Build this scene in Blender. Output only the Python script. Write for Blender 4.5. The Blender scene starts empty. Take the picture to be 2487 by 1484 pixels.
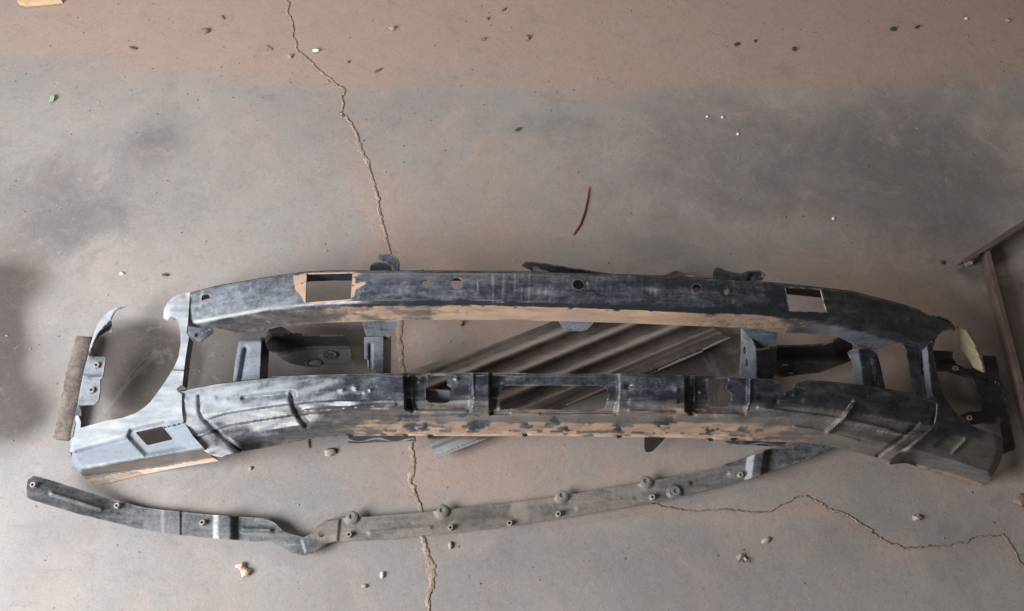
import bpy, bmesh, math, random
import numpy as np
from mathutils import Vector, Matrix, noise
from mathutils.geometry import delaunay_2d_cdt

# ------------------------------------------------------------------ camera, light, exposure
scene = bpy.context.scene
COL = scene.collection
random.seed(7)
rng = np.random.default_rng(7)

PW, PH = 2487.0, 1484.0            # reference frame in which shapes were measured
PITCH = math.radians(25.0)
CAM = np.array([0.0, -0.816, 1.75])
FOC = 1952.0

cam_data = bpy.data.cameras.new('camera')
cam_data.sensor_width = 36.0
cam_data.lens = FOC / PW * 36.0
cam_data.clip_start = 0.05
cam_data.clip_end = 60.0
cam = bpy.data.objects.new('camera', cam_data)
cam.location = CAM
cam.rotation_euler = (PITCH, 0, 0)
COL.objects.link(cam)
scene.camera = cam

world = bpy.data.worlds.new('World')
scene.world = world
world.use_nodes = True
wn = world.node_tree.nodes
wn['Background'].inputs['Color'].default_value = (1.0, 0.90, 0.81, 1)
wn['Background'].inputs['Strength'].default_value = 0.08


def area_light(name, loc, target, size, size_y, power, col):
    l = bpy.data.lights.new(name, 'AREA')
    l.shape = 'RECTANGLE'
    l.size, l.size_y = size, size_y
    l.energy = power
    l.color = col
    o = bpy.data.objects.new(name, l)
    o.location = loc
    d = Vector(target) - Vector(loc)
    o.rotation_euler = d.to_track_quat('-Z', 'Y').to_euler()
    COL.objects.link(o)
    return o


area_light('open_door_light', (-2.38, -1.22, 1.55), (-0.2, 0.05, 0.0), 1.6, 1.3, 172, (0.97, 0.985, 1.0))
area_light('upper_fill_light', (-0.9, 2.6, 2.6), (0.0, 0.2, 0.0), 2.2, 1.2, 44, (1.0, 0.93, 0.87))  # added fill lamp that lifts the upper floor; no such source known

scene.view_settings.view_transform = 'Standard'
scene.view_settings.look = 'None'
scene.view_settings.exposure = 0.02
scene.view_settings.gamma = 1.0
scene.view_settings.use_curve_mapping = False

# ------------------------------------------------------------------ helpers
SP, CP = math.sin(PITCH), math.cos(PITCH)


def P(u, v, z):
    """Point of the place at height z that the measured position (u, v) shows."""
    u = np.asarray(u, float)
    v = np.asarray(v, float)
    z = np.broadcast_to(np.asarray(z, float), u.shape)
    a = (u - PW / 2) / FOC
    b = -(v - PH / 2) / FOC
    dx = a
    dy = SP + b * CP
    dz = -CP + b * SP
    t = (z - CAM[2]) / dz
    return np.stack([CAM[0] + dx * t, CAM[1] + dy * t, z], -1)


def UV(x, y, z=0.0):
    dx, dy, dz = x - CAM[0], y - CAM[1], z - CAM[2]
    f = dy * SP - dz * CP
    up = dy * CP + dz * SP
    return PW / 2 + FOC * dx / f, PH / 2 - FOC * up / f


def crop(x0, y0, k):
    X0, Y0 = x0 * 0.6543, y0 * 0.6543

    def f(*pts):
        return [(X0 + p[0] * k, Y0 + p[1] * k) for p in pts]
    return f


K1 = 0.26457
A = crop(150, 900, K1)
B = crop(150, 1300, K1)
Cc = crop(1000, 900, K1)
D = crop(1000, 1300, K1)
E = crop(1900, 900, K1)
F = crop(1900, 1300, K1)
G = crop(2800, 900, K1)
H = crop(2800, 1300, K1)
K2 = 0.26309
Pp = crop(0, 1700, K2)
Q = crop(900, 1700, K2)
R = crop(1800, 1700, K2)
S = crop(2800, 1700, K2)
K3 = 0.34395
T1 = crop(0, 0, K3)
T2 = crop(1200, 0, K3)
T3 = crop(2500, 0, K3)
KK = crop(3300, 1050, 0.35286)
MM = crop(2700, 1100, 0.22049)
WW = crop(3000, 700, 0.21166)


def smooth_table(us, vs, sig=22.0):
    x = np.arange(us[0] - 120, us[-1] + 121, 2.0)
    y = np.interp(x, us, vs)
    lo = (vs[1] - vs[0]) / (us[1] - us[0])
    hi = (vs[-1] - vs[-2]) / (us[-1] - us[-2])
    y = np.where(x < us[0], vs[0] + (x - us[0]) * lo, y)
    y = np.where(x > us[-1], vs[-1] + (x - us[-1]) * hi, y)
    r = int(3 * sig / 2)
    k = np.exp(-0.5 * (np.arange(-r, r + 1) * 2.0 / sig) ** 2)
    k /= k.sum()
    yp = np.pad(y, r, mode='reflect', reflect_type='odd')
    ys = np.convolve(yp, k, 'valid')
    return lambda u: np.interp(u, x, ys)


def from_pts(pts, sig=6.0):
    pts = sorted(pts)
    us, vs = [], []
    for p in pts:
        if us and p[0] - us[-1] < 1.0:
            continue
        us.append(p[0])
        vs.append(p[1])
    return smooth_table(us, vs, sig)


def smst(x, a, b):
    t = np.clip((x - a) / (b - a), 0, 1)
    return t * t * (3 - 2 * t)


def seg_dist(u, v, pts, signed=False):
    best = np.full(np.shape(u), 1e9)
    sgn = np.ones(np.shape(u))
    for (x0, y0), (x1, y1) in zip(pts[:-1], pts[1:]):
        dx, dy = x1 - x0, y1 - y0
        L2 = dx * dx + dy * dy + 1e-9
        t = np.clip(((u - x0) * dx + (v - y0) * dy) / L2, 0, 1)
        d = np.hypot(u - x0 - t * dx, v - y0 - t * dy)
        s = np.sign(dx * (v - y0) - dy * (u - x0))
        m = d < best
        best = np.where(m, d, best)
        sgn = np.where(m, s, sgn)
    return best * sgn if signed else best


def inside(u, v, poly):
    r = np.zeros(np.shape(u), bool)
    n = len(poly)
    for i in range(n):
        x0, y0 = poly[i]
        x1, y1 = poly[(i + 1) % n]
        if y0 == y1:
            continue
        c = ((y0 > v) != (y1 > v)) & (u < (x1 - x0) * (v - y0) / (y1 - y0) + x0)
        r ^= c
    return r


def poly_sd(u, v, poly):
    d = seg_dist(u, v, list(poly) + [poly[0]])
    return np.where(inside(u, v, poly), d, -d)


def groove(u, v, pts, w, d):
    """channel (d > 0) or bead (d < 0) pressed along a line"""
    q = seg_dist(u, v, pts)
    return -d * np.exp(-(q / w) ** 2 * 1.2)


def press(u, v, poly, d, w):
    """area pressed down by d with sloping sides w wide"""
    return -d * smst(poly_sd(u, v, poly), -w * 0.5, w * 0.5)


def ellipse(c, rx, ry, n=18, rot=0.0):
    return [(c[0] + rx * math.cos(t) * math.cos(rot) - ry * math.sin(t) * math.sin(rot),
             c[1] + rx * math.cos(t) * math.sin(rot) + ry * math.sin(t) * math.cos(rot))
            for t in [2 * math.pi * i / n for i in range(n)]]


def eK(f, x, y, rx, ry, k=K1):
    c = f((x, y))[0]
    return ellipse(c, rx * k, ry * k)


def densify(poly, step, closed=True):
    out = []
    n = len(poly)
    for i in range(n if closed else n - 1):
        a = poly[i]
        b = poly[(i + 1) % n]
        L = math.hypot(b[0] - a[0], b[1] - a[1])
        m = max(1, int(math.ceil(L / step)))
        for j in range(m):
            out.append((a[0] + (b[0] - a[0]) * j / m, a[1] + (b[1] - a[1]) * j / m))
    if not closed:
        out.append(poly[-1])
    return out


def fillet(poly, r=4.0):
    """round the corners of a measured outline"""
    out = []
    n = len(poly)
    for i in range(n):
        a, b, c = poly[i - 1], poly[i], poly[(i + 1) % n]
        la = math.hypot(a[0] - b[0], a[1] - b[1])
        lc = math.hypot(c[0] - b[0], c[1] - b[1])
        ka, kc = min(r, la * .45) / max(la, 1e-6), min(r, lc * .45) / max(lc, 1e-6)
        p = (b[0] + (a[0] - b[0]) * ka, b[1] + (a[1] - b[1]) * ka)
        q = (b[0] + (c[0] - b[0]) * kc, b[1] + (c[1] - b[1]) * kc)
        for t in (0, .33, .67, 1):
            out.append((p[0] * (1 - t) ** 2 + 2 * b[0] * t * (1 - t) + q[0] * t * t,
                        p[1] * (1 - t) ** 2 + 2 * b[1] * t * (1 - t) + q[1] * t * t))
    return out


def vnoise(u, v, su, sv, seed=0):
    u, v = np.broadcast_arrays(np.asarray(u, float), np.asarray(v, float))
    return np.array([noise.noise(Vector((a * su, b * sv, seed))) + .5 * noise.noise(Vector((a * su * 2.3, b * sv * 2.3, seed + 4)))
                     for a, b in zip(u.ravel(), v.ravel())]).reshape(u.shape)


class Mesh:
    def __init__(self):
        self.v = []
        self.f = []
        self.att = {}

    def _add(self, V, Fc, att=None):
        o = len(self.v)
        self.v.extend([tuple(p) for p in V])
        self.f.extend([tuple(i + o for i in f) for f in Fc])
        n = len(V)
        att = att or {}
        for k in set(self.att) | set(att):
            self.att.setdefault(k, [0.0] * o)
            a = att.get(k)
            self.att[k].extend([0.0] * n if a is None else list(np.broadcast_to(np.asarray(a, float), (n,))))

    def sheet(self, outline, z, holes=(), thick=0.003, step=6.0, att=None):
        """plate following height function z over a measured outline"""
        zf = z if callable(z) else (lambda u, v: np.full(np.shape(u), float(z)))
        loops = [densify(outline, step)] + [densify(h, step) for h in holes]
        pts, edges = [], []
        for lp in loops:
            o = len(pts)
            pts += lp
            edges += [(o + i, o + (i + 1) % len(lp)) for i in range(len(lp))]
        arr = np.array(loops[0])
        u0, v0 = arr.min(0)
        u1, v1 = arr.max(0)
        gu, gv = np.meshgrid(np.arange(u0, u1 + step, step), np.arange(v0, v1 + step, step * .866))
        gu = gu + (np.arange(gu.shape[0]) % 2)[:, None] * step * .5
        gu, gv = gu.ravel(), gv.ravel()
        m = inside(gu, gv, loops[0])
        for h in loops[1:]:
            m &= ~inside(gu, gv, h)
        gu, gv = gu[m], gv[m]
        dist = np.full(gu.shape, 1e9)
        B_ = np.array(pts)
        for i in range(0, len(gu), 4000):
            dd = (gu[i:i + 4000, None] - B_[None, :, 0]) ** 2 + (gv[i:i + 4000, None] - B_[None, :, 1]) ** 2
            dist[i:i + 4000] = np.sqrt(dd.min(1))
        m = dist > step * .55
        pts2 = [Vector(p) for p in pts] + [Vector((float(a), float(b))) for a, b in zip(gu[m], gv[m])]
        vo, eo, fo = delaunay_2d_cdt(pts2, edges, [], 0, 1e-4)[:3]
        VU = np.array([(p[0], p[1]) for p in vo])
        T = np.array([f for f in fo if len(f) == 3])
        cen = VU[T].mean(1)
        ok = inside(cen[:, 0], cen[:, 1], loops[0])
        for h in loops[1:]:
            ok &= ~inside(cen[:, 0], cen[:, 1], h)
        T = T[ok]
        used = np.unique(T)
        mp = -np.ones(len(VU), int)
        mp[used] = np.arange(len(used))
        T = mp[T]
        VU = VU[used]
        u, v = VU[:, 0], VU[:, 1]
        X = P(u, v, zf(u, v))
        nrm = np.cross(X[T[:, 1]] - X[T[:, 0]], X[T[:, 2]] - X[T[:, 0]])
        tocam = CAM[None, :] - X[T].mean(1)
        flip = (nrm * tocam).sum(1) < 0
        T[flip] = T[flip][:, ::-1]
        nrm[flip] *= -1
        vn = np.zeros_like(X)
        for k in range(3):
            np.add.at(vn, T[:, k], nrm)
        vn /= np.linalg.norm(vn, axis=1)[:, None] + 1e-12
        n = len(X)
        Y = X - vn * thick
        Y[:, 2] = np.maximum(Y[:, 2], 0.0008)
        cnt = {}
        for t in T:
            for i in range(3):
                a, b = int(t[i]), int(t[(i + 1) % 3])
                cnt[(a, b)] = 1
        faces = [tuple(int(i) for i in t) for t in T]
        faces += [tuple(int(i) + n for i in t[::-1]) for t in T]
        for (a, b) in cnt:
            if (b, a) not in cnt:
                faces.append((b, a, a + n, b + n))
        av = {}
        for k, fn in (att or {}).items():
            q = fn(u, v) if callable(fn) else np.full(n, float(fn))
            q = np.broadcast_to(np.asarray(q, float), (n,))
            av[k] = np.concatenate([q, q])
        ed = np.zeros(n)
        for (a, b) in cnt:
            if (b, a) not in cnt:
                ed[a] = ed[b] = 1.0
        av['edge'] = np.concatenate([ed, ed])
        self._add(np.concatenate([X, Y]), faces, av)
        return self

    def wall(self, line, ztop, depth, thick=0.003, att=None, dirn=(0, 0, -1), step=10.0):
        """flange hanging from a measured edge line"""
        ln = densify(line, step, False)
        u = np.array([p[0] for p in ln])
        v = np.array([p[1] for p in ln])
        zf = ztop if callable(ztop) else (lambda a, b: np.full(np.shape(a), float(ztop)))
        top = P(u, v, zf(u, v))
        d = np.broadcast_to(np.asarray(depth(u, v) if callable(depth) else depth, float), u.shape)
        bot = top + np.asarray(dirn, float)[None] * d[:, None]
        bot[:, 2] = np.maximum(bot[:, 2], 0.001)
        tan = np.gradient(top, axis=0)
        nr = np.stack([-tan[:, 1], tan[:, 0], np.zeros(len(u))], -1)
        nr /= np.linalg.norm(nr, axis=1)[:, None] + 1e-9
        h = nr * thick * .5
        V = np.concatenate([top + h, top - h, bot + h, bot - h])
        n = len(u)
        Fc = []
        for i in range(n - 1):
            a, b, c, e = i, i + n, i + 2 * n, i + 3 * n
            Fc += [(a, a + 1, c + 1, c), (b + 1, b, e, e + 1), (a + 1, a, b, b + 1), (c, c + 1, e + 1, e)]
        Fc += [(0, 2 * n, 3 * n, n), (n - 1, 2 * n - 1, 4 * n - 1, 3 * n - 1)]
        av = {k: np.tile(np.broadcast_to(np.asarray(fn(u, v) if callable(fn) else fn, float), (n,)), 4)
              for k, fn in (att or {}).items()}
        self._add(V, Fc, av)
        return self

    def tube(self, pts, r, n=10, att=None):
        pts = [np.asarray(p, float) for p in pts]
        V, Fc = [], []
        for i, p in enumerate(pts):
            t = pts[min(i + 1, len(pts) - 1)] - pts[max(i - 1, 0)]
            t /= np.linalg.norm(t) + 1e-12
            a = np.cross(t, (0, 0, 1.0))
            if np.linalg.norm(a) < 1e-3:
                a = np.array([1.0, 0, 0])
            a /= np.linalg.norm(a)
            b = np.cross(a, t)
            rr = r[i] if hasattr(r, '__len__') else r
            for k in range(n):
                th = 2 * math.pi * k / n
                V.append(p + rr * (a * math.cos(th) + b * math.sin(th)))
        for i in range(len(pts) - 1):
            for k in range(n):
                k2 = (k + 1) % n
                Fc.append((i * n + k, i * n + k2, (i + 1) * n + k2, (i + 1) * n + k))
        Fc.append(tuple(range(n))[::-1])
        Fc.append(tuple((len(pts) - 1) * n + k for k in range(n)))
        self._add(V, Fc, {k: f for k, f in (att or {}).items()})
        return self

    def ring(self, c, r0, r1, h, n=12, rot=0.0, sides=None, att=None):
        """nut or boss: outer radius r1, bore r0, height h, standing at c"""
        c = np.asarray(c, float)
        V, Fc = [], []
        for k in range(n):
            th = 2 * math.pi * k / n + rot
            ro = r1
            if sides:
                s = 2 * math.pi / sides
                q = (th - rot) % s - s / 2
                ro = r1 * math.cos(s / 2) / math.cos(q)
            for (rr, zz) in ((ro, 0), (ro, h * .85), (ro * .93, h), (r0, h), (r0, h * .1)):
                V.append(c + np.array([rr * math.cos(th), rr * math.sin(th), zz]))
        m = 5
        for k in range(n):
            k2 = (k + 1) % n
            for j in range(m - 1):
                Fc.append((k * m + j, k2 * m + j, k2 * m + j + 1, k * m + j + 1))
        Fc.append(tuple(k * m + m - 1 for k in range(n)))
        self._add(V, Fc, att)
        return self

    def stone(self, c, r, sub=2, sq=(1, 1, .7), rough=.35, seed=0, att=None):
        bm = bmesh.new()
        bmesh.ops.create_icosphere(bm, subdivisions=sub, radius=1.0)
        V = []
        off = Vector((seed * 3.17, seed * 1.3, seed * .7))
        for vv in bm.verts:
            k = 1 + rough * noise.noise(vv.co * 1.4 + off) + rough * .5 * noise.noise(vv.co * 3.1 + off)
            V.append((c[0] + vv.co.x * k * r * sq[0], c[1] + vv.co.y * k * r * sq[1],
                      c[2] + max(vv.co.z, -.55) * k * r * sq[2]))
        Fc = [tuple(x.index for x in f.verts) for f in bm.faces]
        bm.free()
        self._add(V, Fc, att)
        return self

    def build(self, name, mat, parent=None, smooth=True, angle=32.0, loc=None):
        org = Vector((0, 0, 0))
        if parent is not None:
            p = parent
            while p is not None:
                org += p.location
                p = p.parent
        if loc is not None:
            loc = Vector(loc) - org
        me = bpy.data.meshes.new(name)
        sh = org + (loc if loc is not None else Vector((0, 0, 0)))
        me.from_pydata([(p[0] - sh.x, p[1] - sh.y, p[2] - sh.z) for p in self.v], [], self.f)
        for k, vals in self.att.items():
            a = me.attributes.new(k, 'FLOAT', 'POINT')
            a.data.foreach_set('value', np.asarray(vals, np.float32))
        me.materials.append(mat)
        me.update()
        bm = bmesh.new()
        bm.from_mesh(me)
        bmesh.ops.recalc_face_normals(bm, faces=bm.faces)
        bm.to_mesh(me)
        bm.free()
        if smooth:
            me.shade_smooth()
            me.set_sharp_from_angle(angle=math.radians(angle))
        o = bpy.data.objects.new(name, me)
        if loc is not None:
            o.location = loc
        COL.objects.link(o)
        if parent is not None:
            o.parent = parent
        return o


def tag(o, label=None, cat=None, group=None, kind=None):
    if label:
        o['label'] = label
    if cat:
        o['category'] = cat
    if group:
        o['group'] = group
    if kind:
        o['kind'] = kind
    return o


def thing(name, label, cat, loc, group=None):
    o = bpy.data.objects.new(name, None)
    o.empty_display_size = .05
    o.location = loc
    COL.objects.link(o)
    return tag(o, label, cat, group)


# ------------------------------------------------------------------ materials
def new_mat(name):
    m = bpy.data.materials.new(name)
    m.use_nodes = True
    nt = m.node_tree
    return m, nt, nt.nodes['Principled BSDF']


def N(nt, typ, **kw):
    n = nt.nodes.new(typ)
    for k, v in kw.items():
        setattr(n, k, v)
    return n


def tex_noise(nt, vec, scale, detail=6, rough=.6, dist=0.0):
    n = N(nt, 'ShaderNodeTexNoise')
    n.inputs['Scale'].default_value = scale
    n.inputs['Detail'].default_value = detail
    n.inputs['Roughness'].default_value = rough
    n.inputs['Distortion'].default_value = dist
    nt.links.new(vec, n.inputs['Vector'])
    return n.outputs['Fac']


def mapping(nt, vec, scale=(1, 1, 1), rot=(0, 0, 0), loc=(0, 0, 0)):
    n = N(nt, 'ShaderNodeMapping')
    n.inputs['Scale'].default_value = scale
    n.inputs['Rotation'].default_value = rot
    n.inputs['Location'].default_value = loc
    nt.links.new(vec, n.inputs['Vector'])
    return n.outputs['Vector']


def math_n(nt, op, a, b=None, clamp=False):
    n = N(nt, 'ShaderNodeMath', operation=op)
    n.use_clamp = clamp
    for i, x in enumerate((a, b)):
        if x is None:
            continue
        if isinstance(x, (int, float)):
            n.inputs[i].default_value = x
        else:
            nt.links.new(x, n.inputs[i])
    return n.outputs[0]


def ramp(nt, x, a, b, lo=0.0, hi=1.0):
    n = N(nt, 'ShaderNodeMapRange')
    n.interpolation_type = 'SMOOTHSTEP'
    n.inputs['From Min'].default_value = a
    n.inputs['From Max'].default_value = b
    n.inputs['To Min'].default_value = lo
    n.inputs['To Max'].default_value = hi
    nt.links.new(x, n.inputs['Value'])
    return n.outputs['Result']


def mix(nt, fac, a, b):
    n = N(nt, 'ShaderNodeMix', data_type='RGBA')
    for i, x in ((0, fac), (6, a), (7, b)):
        if isinstance(x, (int, float)):
            n.inputs[i].default_value = x
        elif isinstance(x, tuple):
            n.inputs[i].default_value = (*x, 1)
        else:
            nt.links.new(x, n.inputs[i])
    return n.outputs[2]


def attr(nt, name):
    n = N(nt, 'ShaderNodeAttribute')
    n.attribute_name = name
    return n.outputs['Fac']


def objco(nt):
    return N(nt, 'ShaderNodeTexCoord').outputs['Object']


def bump(nt, bsdf, h, strength, dist):
    n = N(nt, 'ShaderNodeBump')
    n.inputs['Strength'].default_value = strength
    n.inputs['Distance'].default_value = dist
    nt.links.new(h, n.inputs['Height'])
    nt.links.new(n.outputs['Normal'], bsdf.inputs['Normal'])


def steel_material(name, paint=(.022, .025, .034), dust=(.150, .168, .20), mud=(.60, .40, .27), base_dust=.0,
                   rough=(.27, .66), wear=.4):
    """dark painted steel with a film of dust and patches of dried mud"""
    m, nt, bs = new_mat(name)
    co = objco(nt)
    big = tex_noise(nt, co, 9, 5, .6, .3)
    mid = tex_noise(nt, co, 34, 6, .65, .4)
    fine = tex_noise(nt, co, 160, 5, .7)
    strk = tex_noise(nt, mapping(nt, co, (70, 9, 30)), 1.0, 5, .65)
    wipe = tex_noise(nt, mapping(nt, co, (10, 60, 40), (0, 0, .15)), 1.0, 5, .65, .3)
    d = math_n(nt, 'ADD', attr(nt, 'dust'), base_dust)
    d = math_n(nt, 'ADD', d, math_n(nt, 'MULTIPLY', math_n(nt, 'SUBTRACT', big, .5), .55))
    d = math_n(nt, 'ADD', d, math_n(nt, 'MULTIPLY', math_n(nt, 'SUBTRACT', mid, .5), .5))
    d = math_n(nt, 'ADD', d, math_n(nt, 'MULTIPLY', math_n(nt, 'SUBTRACT', strk, .5), .45))
    d = math_n(nt, 'ADD', d, math_n(nt, 'MULTIPLY', math_n(nt, 'SUBTRACT', wipe, .5), 1.0))
    d = math_n(nt, 'ADD', d, math_n(nt, 'MULTIPLY', math_n(nt, 'SUBTRACT', fine, .5), .55))
    d = math_n(nt, 'ADD', d, math_n(nt, 'MULTIPLY', math_n(nt, 'SUBTRACT', tex_noise(nt, co, 75, 6, .72, .6), .5), .6))
    dm = ramp(nt, d, .05, 1.1)
    film = mix(nt, fine, dust, tuple(min(1, c * 1.35) for c in dust))
    c1 = mix(nt, dm, paint, film)
    scr = tex_noise(nt, mapping(nt, co, (9, 170, 60), (0, 0, .06)), 1.0, 3, .6)
    scr2 = tex_noise(nt, mapping(nt, co, (150, 12, 60), (0, 0, -.2)), 1.0, 3, .6)
    sc = math_n(nt, 'ADD', math_n(nt, 'MULTIPLY', ramp(nt, scr, .66, .74), ramp(nt, mid, .42, .6)), math_n(nt, 'MULTIPLY', ramp(nt, scr2, .70, .78), ramp(nt, big, .45, .6)), True)
    c1 = mix(nt, math_n(nt, 'MULTIPLY', sc, .5), c1, tuple(min(1, c * 2.0) for c in dust))
    pl = math_n(nt, 'ADD', attr(nt, 'pale'), math_n(nt, 'MULTIPLY', math_n(nt, 'SUBTRACT', mid, .5), .8))
    pl = math_n(nt, 'ADD', pl, math_n(nt, 'MULTIPLY', math_n(nt, 'SUBTRACT', wipe, .5), .6))
    pale = ramp(nt, pl, .1, 1.0)
    c1 = mix(nt, pale, c1, mix(nt, big, (.30, .32, .355), (.47, .475, .47)))  # pale film; the attribute also carries painted highlights
    eg = math_n(nt, 'MULTIPLY', math_n(nt, 'MULTIPLY', attr(nt, 'edge'), ramp(nt, mid, .38, .62)), wear)
    c1 = mix(nt, eg, c1, (.42, .36, .30))
    q = math_n(nt, 'ADD', attr(nt, 'mud'), math_n(nt, 'MULTIPLY', math_n(nt, 'SUBTRACT', mid, .5), .9))
    q = math_n(nt, 'ADD', q, math_n(nt, 'MULTIPLY', math_n(nt, 'SUBTRACT', wipe, .5), 1.1))
    mm = ramp(nt, q, .30, .78)
    mudc = mix(nt, ramp(nt, big, .3, .7), mud, (mud[0] * .72, mud[1] * .72, mud[2] * .74))
    mudc = mix(nt, ramp(nt, fine, .55, .75), mudc, tuple(c * .8 for c in mud))
    mudc = mix(nt, ramp(nt, wipe, .42, .66, 0, .75), mudc, tuple(c * .55 for c in mud))
    mudc = mix(nt, ramp(nt, tex_noise(nt, mapping(nt, co, (14, 40, 14)), 1.0, 7, .7, .8), .40, .70, 0, .85), mudc, (mud[0] * .62, mud[1] * .66, mud[2] * .74))
    line = tex_noise(nt, mapping(nt, co, (4, 150, 90), (0, 0, .02)), 1.0, 4, .6)
    mudc = mix(nt, ramp(nt, line, .58, .70, 0, .7), mudc, tuple(c * .35 for c in mud))
    mudc = mix(nt, math_n(nt, 'MULTIPLY', attr(nt, 'mud_dark'), .8), mudc, (.27, .19, .14))  # mixes the mud towards a darker brown
    fl = math_n(nt, 'ADD', attr(nt, 'film'), math_n(nt, 'MULTIPLY', math_n(nt, 'SUBTRACT', wipe, .5), .7))
    fl = math_n(nt, 'ADD', fl, math_n(nt, 'MULTIPLY', math_n(nt, 'SUBTRACT', mid, .5), .6))
    fl = math_n(nt, 'MULTIPLY', ramp(nt, fl, .05, 1.0), math_n(nt, 'GREATER_THAN', attr(nt, 'film'), .02))
    c1 = mix(nt, math_n(nt, 'MULTIPLY', fl, .8), c1, mix(nt, fine, (.165, .138, .115), (.25, .212, .178)))
    c2 = mix(nt, mm, c1, mudc)
    ru = math_n(nt, 'ADD', attr(nt, 'rust'), math_n(nt, 'MULTIPLY', math_n(nt, 'SUBTRACT', mid, .5), .8))
    c3 = mix(nt, ramp(nt, ru, .45, .75), c2, (.20, .085, .04))
    nt.links.new(c3, bs.inputs['Base Color'])
    r = math_n(nt, 'MAXIMUM', ramp(nt, d, .0, .9, rough[0], rough[1]), math_n(nt, 'MULTIPLY', mm, .9))
    nt.links.new(r, bs.inputs['Roughness'])
    bs.inputs['Specular IOR Level'].default_value = .55
    h = math_n(nt, 'ADD', math_n(nt, 'MULTIPLY', big, .6), math_n(nt, 'MULTIPLY', mid, .35))
    h = math_n(nt, 'ADD', h, math_n(nt, 'MULTIPLY', fine, .12))
    h = math_n(nt, 'ADD', h, math_n(nt, 'MULTIPLY', mm, .4))
    bump(nt, bs, h, .35, .006)
    return m


STEEL = steel_material('painted_steel')
STRIP = steel_material('dusty_strip_steel', dust=(.165, .172, .18), mud=(.33, .28, .235), base_dust=.12)
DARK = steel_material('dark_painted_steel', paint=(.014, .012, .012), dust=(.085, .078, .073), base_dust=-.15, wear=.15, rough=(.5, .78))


def simple(name, col, col2, scale, rough=.8, bmp=.4, bd=.002, spec=.3, detail=6):
    m, nt, bs = new_mat(name)
    co = objco(nt)
    n1 = tex_noise(nt, co, scale, detail, .65, .3)
    n2 = tex_noise(nt, co, scale * 5, 5, .7)
    c = mix(nt, ramp(nt, n1, .33, .67), col, col2)
    c = mix(nt, math_n(nt, 'MULTIPLY', ramp(nt, n2, .5, .75), .45), c, tuple(x * .6 for x in col))
    nt.links.new(c, bs.inputs['Base Color'])
    bs.inputs['Roughness'].default_value = rough
    bs.inputs['Specular IOR Level'].default_value = spec
    bump(nt, bs, math_n(nt, 'ADD', n1, math_n(nt, 'MULTIPLY', n2, .4)), bmp, bd)
    return m


RUST_BAR = simple('rusted_bar', (.10, .082, .073), (.20, .165, .145), 45, .9, .9, .004)
RUST_ANGLE = simple('rusted_angle_iron', (.085, .060, .053), (.135, .10, .09), 18, .6, .3, .002, .5)
NUT = simple('dusty_zinc', (.24, .215, .18), (.42, .38, .33), 160, .55, .4, .001, .5)
CREAM = simple('cream_primer', (.20, .17, .11), (.30, .26, .18), 30, .6, .2, .002, .4)
BOARD = simple('tan_board', (.55, .38, .22), (.66, .48, .30), 30, .8)
LEAF = simple('green_leaf', (.16, .34, .12), (.36, .50, .27), 90, .5, .3, .001)
TWIG = simple('red_twig', (.26, .095, .07), (.34, .15, .11), 60, .6)
WHITE = simple('white_scrap', (.78, .77, .74), (.88, .87, .84), 120, .8)
PALE_STONE = simple('pale_stone', (.33, .265, .22), (.50, .43, .37), 120, .9)
BROWN_CLOD = simple('brown_clod', (.22, .145, .11), (.32, .225, .18), 120, .95)
DARK_CHIP = simple('dark_chip', (.05, .045, .043), (.09, .08, .075), 120, .8)
SHELL = simple('shell_scrap', (.46, .33, .23), (.66, .56, .45), 110, .7)
CRACK_FILL = simple('crack_mortar', (.31, .24, .195), (.46, .37, .31), 70, .95, 1.0, .004)
CRACK_GAP = simple('crack_gap', (.085, .062, .052), (.17, .125, .105), 90, .95)


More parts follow.
